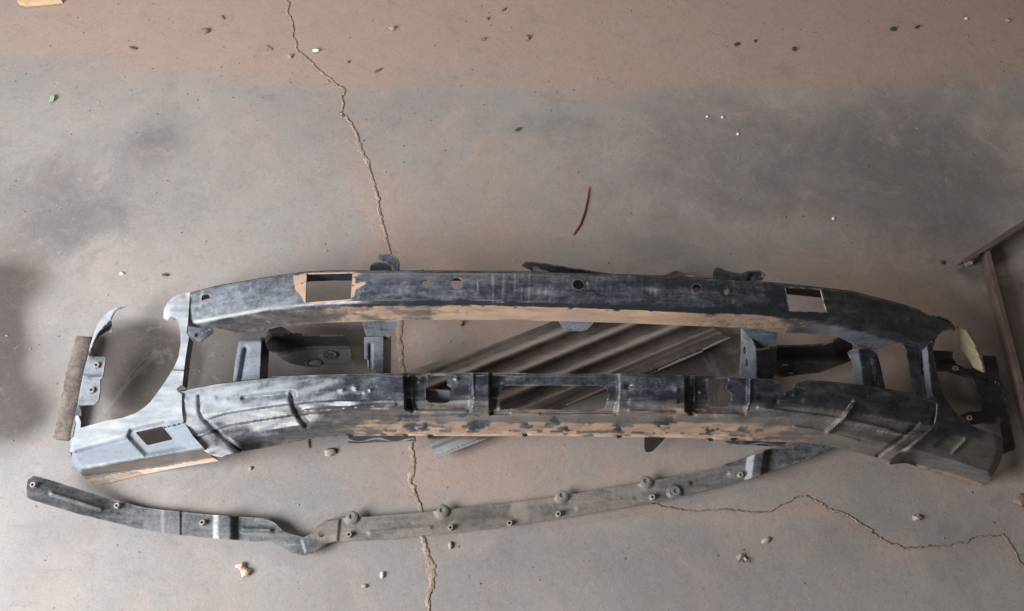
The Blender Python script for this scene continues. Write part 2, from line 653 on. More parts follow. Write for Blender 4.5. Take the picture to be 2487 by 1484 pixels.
def floor_material():
    m, nt, bs = new_mat('worn_concrete')
    co = objco(nt)
    n0 = tex_noise(nt, co, 2.6, 6, .62, .4)
    n1 = tex_noise(nt, co, 9, 8, .66, .5)
    n2 = tex_noise(nt, co, 42, 8, .7, .2)
    n3 = tex_noise(nt, co, 260, 4, .7)
    n4 = tex_noise(nt, mapping(nt, co, (1, 1, 1), (0, 0, .5), (5, 3, 1)), 5.0, 9, .72, .9)
    c = mix(nt, ramp(nt, n0, .3, .7), (.258, .250, .250), (.330, .310, .298))
    # warm dirt
    w = math_n(nt, 'ADD', attr(nt, 'warm'), math_n(nt, 'MULTIPLY', math_n(nt, 'SUBTRACT', n1, .5), 1.2))
    w = math_n(nt, 'ADD', w, math_n(nt, 'MULTIPLY', math_n(nt, 'SUBTRACT', n4, .5), 1.9))
    c = mix(nt, ramp(nt, w, -.2, 1.3, 0, .95), c, (.395, .284, .236))
    # grey grime
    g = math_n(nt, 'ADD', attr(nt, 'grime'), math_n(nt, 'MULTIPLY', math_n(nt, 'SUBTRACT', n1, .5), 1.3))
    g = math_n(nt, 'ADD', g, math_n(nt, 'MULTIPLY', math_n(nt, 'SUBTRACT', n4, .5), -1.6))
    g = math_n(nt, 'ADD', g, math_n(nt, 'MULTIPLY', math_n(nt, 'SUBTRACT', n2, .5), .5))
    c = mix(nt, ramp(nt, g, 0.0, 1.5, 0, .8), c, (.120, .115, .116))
    # dark stains, with shade from the bumper and beyond the frame painted in
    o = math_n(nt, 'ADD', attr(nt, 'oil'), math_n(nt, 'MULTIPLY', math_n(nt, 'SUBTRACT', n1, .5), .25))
    stain_shade_m = ramp(nt, o, -.05, 1.15, 0, .92)
    undarkened = math_n(nt, 'SUBTRACT', 1.0, math_n(nt, 'MULTIPLY', stain_shade_m, .92))
    c = mix(nt, stain_shade_m, c, (.052, .041, .036))
    # cloudy trowel marks and worn skin
    n5 = tex_noise(nt, mapping(nt, co, (1, 1.6, 1), (0, 0, -.3), (2, 9, 4)), 13.0, 10, .76, .35)
    n6 = tex_noise(nt, mapping(nt, co, (1, 1, 1), (0, 0, .9), (7, 2, 8)), 26.0, 9, .78, .25)
    c = mix(nt, ramp(nt, n5, .52, .72, 0, .42), c, (.18, .172, .170))
    c = mix(nt, math_n(nt, 'MULTIPLY', ramp(nt, n5, .46, .28, 0, .34), undarkened), c, (.40, .375, .355))
    c = mix(nt, ramp(nt, n6, .56, .76, 0, .38), c, (.20, .165, .148))
    c = mix(nt, math_n(nt, 'MULTIPLY', ramp(nt, n6, .44, .26, 0, .30), undarkened), c, (.38, .375, .375))
    c = mix(nt, ramp(nt, n4, .585, .60, 0, .14), c, (.42, .40, .385))
    # fine mottling, pits and pale scuffs
    c = mix(nt, math_n(nt, 'MULTIPLY', math_n(nt, 'MULTIPLY', ramp(nt, n2, .55, .8), undarkened), .35), c, (.40, .385, .37))
    c = mix(nt, math_n(nt, 'MULTIPLY', ramp(nt, n2, .45, .2), .35), c, (.12, .10, .092))
    scr = tex_noise(nt, mapping(nt, co, (5, 120, 1), (0, 0, .55), (3, 1, 0)), 1.0, 3, .6)
    scr2 = tex_noise(nt, mapping(nt, co, (110, 4, 1), (0, 0, .35), (1, 7, 0)), 1.0, 3, .6)
    c = mix(nt, math_n(nt, 'MULTIPLY', math_n(nt, 'MULTIPLY', ramp(nt, scr, .70, .78), ramp(nt, n1, .5, .62)), .4), c,
            (.50, .47, .44))
    c = mix(nt, math_n(nt, 'MULTIPLY', math_n(nt, 'MULTIPLY', ramp(nt, scr2, .72, .80), ramp(nt, n1, .5, .4)), .35), c,
            (.10, .09, .085))
    n7 = tex_noise(nt, co, 95, 6, .78, .4)
    c = mix(nt, ramp(nt, n7, .54, .72, 0, .5), c, (.15, .135, .128))
    c = mix(nt, math_n(nt, 'MULTIPLY', ramp(nt, n7, .44, .28, 0, .46), undarkened), c, (.44, .415, .395))
    vor = N(nt, 'ShaderNodeTexVoronoi')
    vor.inputs['Scale'].default_value = 46
    nt.links.new(co, vor.inputs['Vector'])
    vor2 = N(nt, 'ShaderNodeTexVoronoi')
    vor2.inputs['Scale'].default_value = 30
    nt.links.new(mapping(nt, co, (1, 1, 1), (0, 0, .6), (4.2, 1.7, 0)), vor2.inputs['Vector'])
    sep = N(nt, 'ShaderNodeSeparateColor')
    nt.links.new(vor.outputs['Color'], sep.inputs['Color'])
    sep2 = N(nt, 'ShaderNodeSeparateColor')
    nt.links.new(vor2.outputs['Color'], sep2.inputs['Color'])
    pit = math_n(nt, 'MULTIPLY', ramp(nt, vor.outputs['Distance'], .16, .07), math_n(nt, 'GREATER_THAN', sep.outputs[0], .93))
    c = mix(nt, math_n(nt, 'MULTIPLY', pit, .75), c, (.09, .065, .055))
    vor3 = N(nt, 'ShaderNodeTexVoronoi')
    vor3.inputs['Scale'].default_value = 120
    nt.links.new(mapping(nt, co, (1, 1, 1), (0, 0, 1.1), (1.2, 3.7, 0)), vor3.inputs['Vector'])
    sep3 = N(nt, 'ShaderNodeSeparateColor')
    nt.links.new(vor3.outputs['Color'], sep3.inputs['Color'])
    pit3 = math_n(nt, 'MULTIPLY', ramp(nt, vor3.outputs['Distance'], .26, .12), math_n(nt, 'GREATER_THAN', sep3.outputs[0], .90))
    c = mix(nt, math_n(nt, 'MULTIPLY', pit3, .5), c, (.12, .10, .09))
    spk3 = math_n(nt, 'MULTIPLY', ramp(nt, vor3.outputs['Distance'], .2, .08), math_n(nt, 'LESS_THAN', sep3.outputs[1], .06))
    c = mix(nt, math_n(nt, 'MULTIPLY', math_n(nt, 'MULTIPLY', spk3, undarkened), .5), c, (.55, .51, .47))
    spk = math_n(nt, 'MULTIPLY', ramp(nt, vor2.outputs['Distance'], .07, .03), math_n(nt, 'GREATER_THAN', sep2.outputs[0], .95))
    c = mix(nt, math_n(nt, 'MULTIPLY', math_n(nt, 'MULTIPLY', spk, undarkened), .7), c, (.62, .58, .54))
    c = mix(nt, math_n(nt, 'MULTIPLY', math_n(nt, 'SUBTRACT', n3, .35, True), .75), c, (.14, .13, .125))
    nt.links.new(c, bs.inputs['Base Color'])
    nt.links.new(ramp(nt, n1, .3, .7, .62, .82), bs.inputs['Roughness'])
    bs.inputs['Specular IOR Level'].default_value = .3
    h = math_n(nt, 'ADD', math_n(nt, 'MULTIPLY', n1, .9), math_n(nt, 'MULTIPLY', n2, .5))
    h = math_n(nt, 'ADD', h, math_n(nt, 'MULTIPLY', n3, .12))
    h = math_n(nt, 'SUBTRACT', h, math_n(nt, 'MULTIPLY', pit, .4))
    bump(nt, bs, h, .42, .004)
    return m


FLOOR = floor_material()


def panel_material():
    m, nt, bs = new_mat('grimy_ribbed_metal')
    co = objco(nt)
    n1 = tex_noise(nt, co, 14, 6, .65, .5)
    n2 = tex_noise(nt, mapping(nt, co, (6, 60, 20), (0, 0, -.42)), 1.0, 5, .65)
    n3 = tex_noise(nt, co, 120, 4, .7)
    c = mix(nt, ramp(nt, n1, .35, .7), (.060, .048, .043), (.110, .089, .078))
    q = math_n(nt, 'ADD', attr(nt, 'dust'), math_n(nt, 'MULTIPLY', math_n(nt, 'SUBTRACT', n2, .5), .8))
    c = mix(nt, ramp(nt, q, .3, .9), c, (.25, .215, .195))
    ru = math_n(nt, 'ADD', attr(nt, 'rust'), math_n(nt, 'MULTIPLY', math_n(nt, 'SUBTRACT', n1, .5), .9))
    c = mix(nt, ramp(nt, ru, .5, .9), c, (.16, .085, .045))
    c = mix(nt, ramp(nt, math_n(nt, 'ADD', attr(nt, 'pale'), math_n(nt, 'MULTIPLY', math_n(nt, 'SUBTRACT', n1, .5), .6)), .2, 1.0), c, (.30, .315, .335))
    nt.links.new(c, bs.inputs['Base Color'])
    nt.links.new(ramp(nt, n1, .3, .7, .42, .7), bs.inputs['Roughness'])
    bump(nt, bs, math_n(nt, 'ADD', n1, math_n(nt, 'MULTIPLY', n3, .2)), .3, .004)
    return m


PANEL = panel_material()

# ------------------------------------------------------------------ floor
def build_floor():
    xs = np.concatenate([[-4.5, -3.4, -2.6], np.arange(-2.1, 2.1001, .0125), [2.6, 3.4, 4.5]])
    ys = np.concatenate([[-3.0, -2.2, -1.6], np.arange(-1.2, 1.7001, .0125), [2.2, 3.0, 4.0]])
    X, Y = np.meshgrid(xs, ys)
    x, y = X.ravel(), Y.ravel()
    u, v = UV(x, y)
    # broad wobble so that stain and shade edges wander
    wob = np.array([noise.noise(Vector((a * 3, b * 3, 0))) + .5 * noise.noise(Vector((a * 9, b * 9, 2))) for a, b in zip(x, y)])
    wob2 = np.array([noise.noise(Vector((a * 2.1 + 9, b * 5, 4))) for a, b in zip(x, y)])
    U, Vv = u + wob * 60, v + wob2 * 45 + wob * 20

    def el(cx, cy, rx, ry, a=1.0, p=1.0):
        d = np.hypot((U - cx) / rx, (Vv - cy) / ry)
        return a * np.clip(1 - d, 0, 1) ** p

    warm = .75 * smst(Vv, 260, 90) * smst(U, -100, 500) + .35 * smst(Vv, 240, 60)
    warm += .35 * smst(U, 1000, 1700) * smst(Vv, 260, 150)
    warm += el(200, 60, 420, 120, .5) + el(1150, 560, 430, 330, .45) + el(1250, 860, 420, 220, .55)
    warm += el(2050, 850, 420, 260, .75) + el(2250, 760, 330, 260, .55) + el(1250, 1150, 500, 180, .5)
    warm += .30 * np.exp(-(seg_dist(u, v, CRACK_MAIN) / 55) ** 2)
    warm += .5 * np.exp(-(np.abs(seg_dist(u, v, CRACK_SIDE, True) - 18) / 22) ** 2)
    warm += el(2350, 1130, 220, 160, .5) + el(1900, 1290, 500, 160, .25) + el(60, 640, 260, 150, .35)
    warm += .22 * smst(u, 250, 900) * smst(v, 1260, 1100) + .05 + el(1500, 1130, 900, 160, .35) + el(1100, 700, 300, 200, .3) + .25 * smst(Vv, 240, 150)
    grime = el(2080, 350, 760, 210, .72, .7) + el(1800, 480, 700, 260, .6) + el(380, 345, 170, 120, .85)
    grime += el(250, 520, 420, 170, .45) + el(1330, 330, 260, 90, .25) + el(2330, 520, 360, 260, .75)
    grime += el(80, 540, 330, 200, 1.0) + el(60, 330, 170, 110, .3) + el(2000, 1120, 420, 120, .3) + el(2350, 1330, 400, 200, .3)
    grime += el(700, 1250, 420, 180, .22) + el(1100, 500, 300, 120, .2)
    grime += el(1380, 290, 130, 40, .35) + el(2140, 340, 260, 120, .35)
    oil = 1.75 * np.clip(1.3 - np.hypot((U + 40) / 190, (Vv - 845) / 280), 0, 1.2) ** 1.5 - .35 * np.exp(-((u - 90) / 50) ** 2 - ((v - 800) / 70) ** 2) + el(60, 1010, 170, 90, .7) + el(40, 690, 200, 90, .5) + el(2487, 900, 190, 330, .8) + el(340, 880, 140, 125, 2.3, .8)  # left edge, left ring and right edge: stain with painted shade
    oil += el(300, 1000, 110, 90, .55) + el(2330, 860, 330, 260, .30) + el(1600, 940, 320, 130, .45) + el(1765, 890, 210, 180, 1.6, .7)  # includes painted shade right of the ribbed panel
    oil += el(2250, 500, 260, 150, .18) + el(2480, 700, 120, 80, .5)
    oil += .8 * smst(u, 440, 480) * smst(u, 1010, 880) * smst(v, 770, 800) * smst(v, 960, 940)  # shade in the left gap, painted on the floor
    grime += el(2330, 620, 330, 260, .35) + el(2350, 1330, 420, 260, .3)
    n, k = len(ys), len(xs)
    idx = np.arange(n * k).reshape(n, k)
    Fc = np.stack([idx[:-1, :-1], idx[:-1, 1:], idx[1:, 1:], idx[1:, :-1]], -1).reshape(-1, 4)
    me = bpy.data.meshes.new('garage_floor')
    me.from_pydata(np.stack([x, y, np.zeros_like(x)], -1).tolist(), [], Fc.tolist())
    for nm, q in (('warm', warm), ('grime', grime), ('oil', oil)):  # oil holds dark stains together with painted shade
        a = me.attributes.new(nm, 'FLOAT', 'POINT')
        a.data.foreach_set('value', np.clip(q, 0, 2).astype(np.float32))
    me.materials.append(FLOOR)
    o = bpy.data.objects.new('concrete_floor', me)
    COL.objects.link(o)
    tag(o, 'worn stained grey concrete floor with reddish dirt', kind='structure')


CRACK_MAIN = T1((2008, -25), (2035, 30), (2030, 80), (2062, 160), (2068, 220), (2062, 260), (2095, 290), (2088, 350), (2160, 405), (2240, 485),
                (2310, 545), (2370, 590), (2415, 620), (2440, 640)) + T2((128, 672), (140, 735), (118, 800), (172, 838), (205, 900), (235, 950), (252, 1010), (275, 1085),
                (315, 1150), (330, 1230), (362, 1310), (380, 1390), (392, 1470)) + \
    Cc((1075, -10), (1095, 50), (1105, 110), (1150, 400), (1200, 720), (1190, 850), (1195, 1000), (1215, 1180)) + \
    D((1250, 500), (1310, 790), (1300, 900), (1312, 1010), (1295, 1130), (1300, 1230), (1340, 1330), (1385, 1450)) + \
    Q((1660, 720), (1680, 810), (1700, 910), (1735, 1000), (1745, 1080), (1730, 1200), (1715, 1300), (1712, 1440))
CRACK_SIDE = R((1480, 425), (1560, 420), (1640, 440), (1730, 465), (1850, 485), (1960, 490), (2060, 488), (2160, 476), (2230, 465), (2330, 485), (2440, 502)) + \
    S((60, 500), (160, 488), (290, 410), (400, 365), (475, 345), (560, 395), (650, 440), (720, 490), (800, 495), (900, 550), (1000, 615), (1080, 680), (1180, 750), (1300, 795), (1380, 830),
      (1500, 825), (1620, 810), (1780, 815), (1840, 785), (1960, 780), (2060, 715), (2160, 715), (2290, 715), (2380, 800), (2420, 890), (2480, 1010), (2530, 1080))


def crack(line, widths, label, seed, side=1):
    """open crack filled with crumbly mortar: a dark gap strip and a broken lumpy fill"""
    ln = densify(line, 3.0, False)
    u = np.array([p[0] for p in ln])
    v = np.array([p[1] for p in ln])
    n = len(u)
    nz = lambda f, k: np.array([noise.noise(Vector((i * f, seed + k, k * .37))) for i in range(n)])
    tx, ty = np.gradient(u), np.gradient(v)
    L = np.hypot(tx, ty) + 1e-9
    nx, ny = -ty / L * side, tx / L * side
    jit = 4.2 * nz(.10, 0) + 3.0 * nz(.33, 5) + 1.2 * nz(.9, 6)
    u, v = u + nx * jit, v + ny * jit
    w = np.interp(v if widths[2] == 'v' else u, widths[0], widths[1])
    wl = np.maximum(w * (.5 + .45 * nz(.17, 2) + .35 * nz(.6, 3)), .35)
    wr = np.maximum(w * (.5 + .45 * nz(.21, 7) + .35 * nz(.7, 9)), .35)
    gl = np.maximum(.15, np.minimum(1, w / 3) * (.8 + 1.6 * nz(.13, 11) + .9 * nz(.5, 12)))
    gr = np.maximum(.05, .2 + .7 * nz(.15, 13))
    a = P(u + nx * (wl + gl), v + ny * (wl + gl), .0010)
    b = P(u - nx * (wr + gr), v - ny * (wr + gr), .0010)
    gm = Mesh()
    gm._add(np.concatenate([a, b]), [(i, i + 1, n + i + 1, n + i) for i in range(n - 1)])
    tag(gm.build('floor_crack', CRACK_GAP), label, kind='structure')
    fm = Mesh()
    m = 6
    V = []
    rr = random.Random(seed)
    for i in range(n):
        for j in range(m):
            s = j / (m - 1)
            off = wl[i] * (1 - s) - wr[i] * s
            dome = 1 - (2 * s - 1) ** 4
            hh = .0014 + dome * (.0004 + .0014 * max(0, noise.noise(Vector((i * .25, j * .9, seed)))) + .0009 * rr.random())
            V.append(P(u[i] + nx[i] * off, v[i] + ny[i] * off, hh))
    brk = nz(.09, 21) + .6 * nz(.31, 22)
    Fc = []
    for i in range(n - 1):
        if brk[i] > widths[3]:
            continue
        for j in range(m - 1):
            Fc.append((i * m + j, i * m + j + 1, (i + 1) * m + j + 1, (i + 1) * m + j))
    fm._add(V, Fc)
    tag(fm.build('crack_filling', CRACK_FILL, angle=25), 'crumbly pale mortar in the ' + label, kind='structure')


build_floor()
crack(CRACK_MAIN, ([0, 200, 330, 360, 420, 600, 780, 900, 1060, 1150, 1270, 1390, 1430, 1484],
                   [4, 5, 6.5, 11, 7.5, 7, 10.5, 11, 9, 12.5, 6.5, 18, 13, 8], 'v', .6), 'long jagged crack down the concrete floor', 1, -1)
crack(CRACK_SIDE, ([1560, 1700, 1950, 2020, 2200, 2487], [1.6, 1.6, 2.2, 5, 2.4, 1.8], 'u', .3), 'thin wandering crack at lower right', 2, 1)

# ------------------------------------------------------------------ bumper height tables
ZT = smooth_table([330, 400, 460, 654, 900, 1350, 1700, 1900, 2070, 2237, 2330, 2420],
                  [.085, .105, .125, .205, .268, .285, .278, .248, .205, .125, .085, .05], 45)
ZL = smooth_table([150, 200, 300, 459, 693, 900, 1243, 1640, 1832, 2017, 2100, 2200, 2300, 2440],
                  [.068, .075, .093, .132, .212, .252, .272, .274, .260, .224, .2, .165, .125, .075], 45)

bumper = thing('truck_bumper', 'long dusty dark steel truck bumper lying face up on the concrete floor', 'bumper', (0, 0, 0))

# ---- upper beam
UT = A((1380, 465), (1600, 405), (1850, 360), (2150, 310), (2310, 290)) + Cc((0, 318), (200, 290), (340, 272), (560, 262), (920, 262), (1500, 262), (2000, 265)) + \
    E((0, 265), (400, 280), (900, 292), (1500, 315), (2000, 345), (2400, 372)) + G((190, 374), (600, 415), (900, 450), (1150, 515), (1400, 580), (1530, 630))
UE = A((1350, 745), (1600, 700), (1850, 655), (2100, 612), (2300, 600)) + Cc((0, 610), (250, 595), (500, 578), (850, 573), (1250, 568), (1800, 565)) + \
    E((0, 580), (500, 592), (1000, 607), (1500, 632), (2000, 645), (2430, 668)) + G((300, 682), (700, 700), (1000, 765), (1300, 860), (1500, 920))
UW = A((1345, 775), (1480, 785), (1640, 792), (1800, 830), (2080, 800), (2210, 770)) + Cc((100, 768), (250, 757), (400, 742), (850, 724), (1240, 712), (1700, 709), (2400, 715)) + \
    E((100, 716), (400, 722), (1000, 738), (1700, 768), (2100, 785), (2400, 800)) + G((100, 812), (200, 825), (500, 838), (780, 872), (900, 930), (960, 962), (1110, 985), (1250, 935), (1350, 925), (1420, 950), (1500, 965))
fUT, fUE, fUW = from_pts(UT), from_pts(UE), from_pts(UW, 4)


def z_upper(u, v):
    z = ZT(u)
    e = fUE(u)
    t = fUT(u)
    s = np.clip((v - t) / (e - t), 0, 1)
    z = z + .004 * np.sin(np.pi * s) - .006 * s - .006 * np.exp(-((v - t) / 2.2) ** 2)
    d = (v - e)
    soft = 1.6
    d = soft * np.log1p(np.exp(np.clip(d / soft, -30, 30)))
    z = z - .00150 * d
    # pressed line along the lower corner, dents
    z = z + .0022 * np.exp(-((v - e + 9) / 3.0) ** 2) * smst(u, 700, 900)
    for (c, r, h) in [(A((1820, 440))[0], 5, .003), (A((1665, 485))[0], 4.5, .003), (A((1445, 640))[0], 5, .003), (A((1405, 520))[0], 4, -.002),
                      (G((1425, 700))[0], 5, .004), (G((1440, 710))[0], 3, .002)]:
        z = z + h * np.exp(-((u - c[0]) ** 2 + (v - c[1]) ** 2) / r ** 2)
    return z


h1 = Cc((342, 282), (764, 272), (746, 520), (330, 552))
h2 = G((286, 407), (608, 426), (664, 640), (322, 628))
holes_u = [h1, h2, eK(A, 1517, 512, 40, 38), eK(Cc, 1435, 380, 37, 37), eK(Cc, 1720, 372, 55, 48), eK(E, 610, 385, 52, 47),
           eK(E, 1700, 422, 46, 44), eK(A, 2085, 737, 20, 13), eK(E, 1970, 452, 22, 28)]
HORN_R = G((1600, 662), (1700, 680), (1780, 705), (1830, 750), (1850, 795), (1838, 812), (1790, 802), (1730, 818), (1690, 850), (1665, 890), (1650, 940), (1640, 985), (1590, 985))
out_u = UT + HORN_R + [p for p in reversed(UW)]
MUD_UP = smooth_table([430, 500, 650, 760, 830, 960, 1010, 1100, 1240, 1640, 1700, 1760, 1870, 1930, 2010, 2100],
                      [.05, .10, .20, .22, .52, .54, .48, .74, 1.05, 1.05, .66, .64, .60, .36, .05, .0], 10)
RUSTPATCH = Cc((210, 285), (335, 282), (335, 552), (490, 545), (480, 570), (330, 562), (285, 480), (235, 430))
RUSTPATCH2 = Cc((768, 272), (900, 272), (800, 310), (790, 370), (880, 350), (890, 385), (800, 430), (770, 520))


def mud_upper(u, v):
    e = fUE(u)
    m = MUD_UP(u) * smst(v, e - 1, e + 5)
    m = m + .22 * vnoise(u, v, .02, .18, 5) * (v > e) - .9 * smst(vnoise(u, v, .03, .10, 9), .25, .6) * smst(v, e + 12, e + 2) * smst(u, 700, 760)
    m = m + .9 * smst(poly_sd(u, v, RUSTPATCH), -2, 3) + .8 * smst(poly_sd(u, v, RUSTPATCH2), -2, 3)
    m = m + .7 * np.exp(-(poly_sd(u, v, h1) / 5) ** 2) + .55 * np.exp(-(poly_sd(u, v, h2) / 4) ** 2)
    return m


def dust_lit_upper(u, v):
    return -.35 * smst(v, fUE(u) + 3, fUE(u) + 8) * smst(u, 900, 780) + .75 * smst(v, fUE(u) + 8, fUE(u) + 22) * smst(u, 1900, 2020) + np.interp(u, [420, 560, 700, 760, 900, 1100, 1300, 1700, 1900, 2050, 2300],  # right wall's bluish highlight is painted in as extra dust
                     [.70, .56, .46, .40, .36, .34, .30, .24, .18, .04, -.08]) - .5 * np.exp(-((v - fUE(u) + 3) / 6) ** 2) * smst(u, 780, 900)


m = Mesh()
m.sheet(out_u, z_upper, holes_u, .003, 4.0, {'mud': mud_upper, 'dust': dust_lit_upper, 'film': lambda u, v: .10 + .20 * smst(u, 1850, 2100) + .75 * smst(v, fUE(u) + 2, fUE(u) + 9) * np.interp(u, [430, 560, 760, 900, 1000, 1800, 1950, 2050], [.3, .42, .6, 1, 1, 1, .5, 0]), 'pale': lambda u, v: np.interp(u, [430, 520, 650, 760], [.40, .18, .05, 0]) + .38 * smst(vnoise(u, v, .11, .006, 21), .05, .5) * smst(u, 1090, 1180) * smst(u, 1340, 1270) * (v < fUE(u) - 6) + .25 * smst(vnoise(u, v, .08, .012, 25), .2, .6) * (v < fUE(u) - 6) + .8 * np.exp(-((u - E((690, 375))[0][0]) / 2.5) ** 2 - ((v - E((690, 375))[0][1]) / 6) ** 2) + .95 * np.exp(-((v - fUE(u) - .5) / 3.2) ** 2) * smst(u, 760, 600),  # pale also paints highlights on the left lower edge and one hole rim
                                             'mud_dark': lambda u, v: .35 * smst(u, 1050, 900) + .4 * smst(u, 1650, 1760), 'rust': lambda u, v: .35 * smst(v, fUE(u) + 18, fUE(u) + 36) * smst(u, 1150, 1300) * smst(u, 1750, 1600)})
m.wall([p for p in UT], lambda u, v: z_upper(u, v) - .001, .042, .003, {'dust': -.1})
m.build('upper_beam', STEEL, bumper)

# ---- lower beam
LT = B((1285, 372), (1365, 360), (1600, 315), (1900, 280), (2250, 245)) + D((0, 245), (500, 225), (900, 215), (1220, 210), (2000, 206), (2400, 210)) + \
    F((50, 215), (500, 215), (960, 215), (1600, 230), (1990, 240), (2100, 258), (2380, 265)) + H((0, 262), (150, 267))
LT2 = H((480, 280), (700, 295), (1000, 325), (1300, 375), (1500, 430), (1650, 470))
NOTCH = H((205, 285), (240, 320), (260, 365), (315, 377), (350, 345), (380, 305), (410, 290))
LB = B((1660, 985), (1700, 962), (1850, 930), (2100, 890), (2400, 830)) + D((0, 890), (200, 840), (350, 816), (650, 790), (1000, 786), (1400, 785), (2000, 790), (2400, 786)) + \
    F((40, 782), (500, 790), (1000, 797), (1500, 802), (1960, 822), (2420, 840)) + H((100, 842), (400, 842), (700, 880), (900, 935), (1150, 990), (1300, 1040), (1390, 1040))
fLT = from_pts(LT + LT2, 8)
fLB = from_pts(LB, 6)
REC1 = D((1240, 150), (1850, 150), (1860, 480), (1840, 560), (1310, 562), (1255, 540))
REC2 = D((2028, 150), (2028, 590)) + F((960, 585), (980, 440), (985, 150))
REC3 = F((1600, 150), (2165, 150), (2170, 470), (2130, 590), (1640, 590), (1600, 560))
SIDE_L = B((1660, 985), (1560, 960), (1470, 900), (1370, 790), (1290, 670), (1285, 390))


def z_lower(u, v):
    t0, b0 = fLT(u), fLB(u)
    t = np.clip((v - t0) / (b0 - t0), -.1, 1.1)
    z = ZL(u)
    drop = np.interp(t, [-.1, 0, .05, .41, .435, .60, .625, .80, .915, .925, .945, .955, 1.1],
                     [.005, .004, 0, .006, .015, .024, .036, .074, .098, .104, .103, .108, .124])
    wing = smst(np.abs(u - 1330), 330, 620)
    seam = seg_dist(u, v, [(B((1660, 985))[0][0] + 25, B((1660, 985))[0][1] + 40)] + SIDE_L + [(437, 900)])
    near = np.where(u < 760, .22 + .78 * smst(seam, 22, 110), 1.0)
    drop2 = np.interp(t, [-.1, 0, .05, .41, .435, .585, .61, .76, .84, .9, 1.1],
                      [.005, .004, 0, .008, .020, .027, .042, .051, .064, .088, .140])
    z = z - ((1 - wing) * drop + wing * drop2) * near
    z = z + press(u, v, REC1, .024, 10) + press(u, v, REC2, .020, 9) + press(u, v, REC3, .024, 10)
    for ln, h in ((D((1310, 230), (1312, 520), (1345, 556), (1810, 552), (1850, 520), (1868, 215)), .006), (F((975, 220), (980, 440), (955, 570)), .006), (D((2060, 575), (2470, 580)), .004), (F((0, 580), (940, 585)), .004),
                  (F((1672, 232), (1676, 470), (1650, 560), (1700, 588), (2100, 592), (2150, 540), (2178, 470), (2185, 262)), .006), (D((2135, 318), (2100, 430), (2115, 552)), .003)):
        z = z + h * np.exp(-(seg_dist(u, v, ln) / 3.4) ** 2)
    # grooves and beads
    for pts, w, d in [(B((1458, 420), (1462, 560), (1490, 620), (1600, 730), (1830, 925)), 5.5, .009),
                      (D((200, 400), (222, 500), (262, 590), (340, 690)), 7.0, .011),
                      (D((330, 560), (1150, 500)), 4.0, -.004),
                      (H((905, 510), (830, 620), (680, 750)), 6.0, -.014),
                      (H((1500, 670), (1370, 790), (1130, 970)), 4.5, .010),
                      (H((40, 525), (500, 590), (860, 640), (1200, 720), (1380, 785)), 4.0, -.004),
                      (H((370, 700), (650, 750), (950, 830)), 3.5, -.004),
                      (F((1090, 470), (1510, 475)), 4.5, -.010),
                      (F((1080, 560), (1480, 572)), 3.5, -.007),
                      (B((1860, 440), (2250, 400)), 6.0, .007),
                      (D((0, 430), (150, 400)), 5.0, .003),
                      (H((930, 470), (1220, 520)), 9.0, -.008),
                      (D((1180, 640), (600, 680)), 4.0, -.003),
                      (H((60, 440), (430, 450)), 7.0, .004)]:
        z = z + groove(u, v, pts, w, d)
    for (c, r, h) in [(D((795, 345))[0], 6, .0035), (D((925, 350))[0], 6, .0035), (D((870, 378))[0], 4, .003), (D((672, 360))[0], 6, .003), (D((990, 322))[0], 3, .002),
                      (B((1335, 458))[0], 5, .003), (B((1600, 440))[0], 5.5, .003), (B((1710, 455))[0], 5, .003), (B((1870, 440))[0], 6, -.003),
                      (F((1515, 360))[0], 6, .0035), (F((1070, 330))[0], 9, -.005), (F((1340, 335))[0], 3, .002), (F((1735, 400))[0], 5, .003),
                      (H((200, 470))[0], 6, -.004), (H((370, 405))[0], 5, .003), (H((290, 405))[0], 4, .003), (D((1380, 280))[0], 7, .003), (D((1720, 260))[0], 6, .003)]:
        z = z + h * np.exp(-((u - c[0]) ** 2 + (v - c[1]) ** 2) / r ** 2)
    # bolt dimples in the bottom lip
    for c in [D((740, 775))[0], D((1250, 775))[0], D((1480, 780))[0], D((2345, 770))[0], F((980, 787))[0], F((1820, 815))[0]]:
        z = z - .004 * np.exp(-((u - c[0]) ** 2 / 90 + (v - c[1]) ** 2 / 14))
    # small hammer dents
    z = z + .0016 * np.sin(u * .055 + np.sin(v * .06) * 2) * np.sin(v * .09 + u * .013)
    return z


slotL = fillet(B((1255, 340), (1290, 318), (1335, 325), (1366, 352), (1340, 374), (1280, 380), (1256, 368)))
plate_open = fillet(D((2150, 325), (2110, 420), (2112, 490), (2128, 545)) + F((300, 550), (760, 552), (850, 535), (880, 450), (888, 400), (870, 345), (830, 325), (300, 322)))
cut1 = D((1438, 226), (1664, 226), (1632, 240), (1630, 325), (1664, 335), (1672, 365), (1670, 450), (1640, 482), (1560, 490), (1465, 482), (1436, 450), (1434, 340), (1458, 330), (1458, 240))
cut3 = F((1800, 258), (1990, 252), (1998, 290), (1968, 320), (1970, 350), (1998, 370), (2016, 400), (2014, 470), (1990, 515), (1930, 522), (1820, 518), (1795, 490), (1790, 330), (1800, 300))
TOPL = LT + NOTCH + LT2 + H((1725, 560), (1735, 700), (1590, 830))


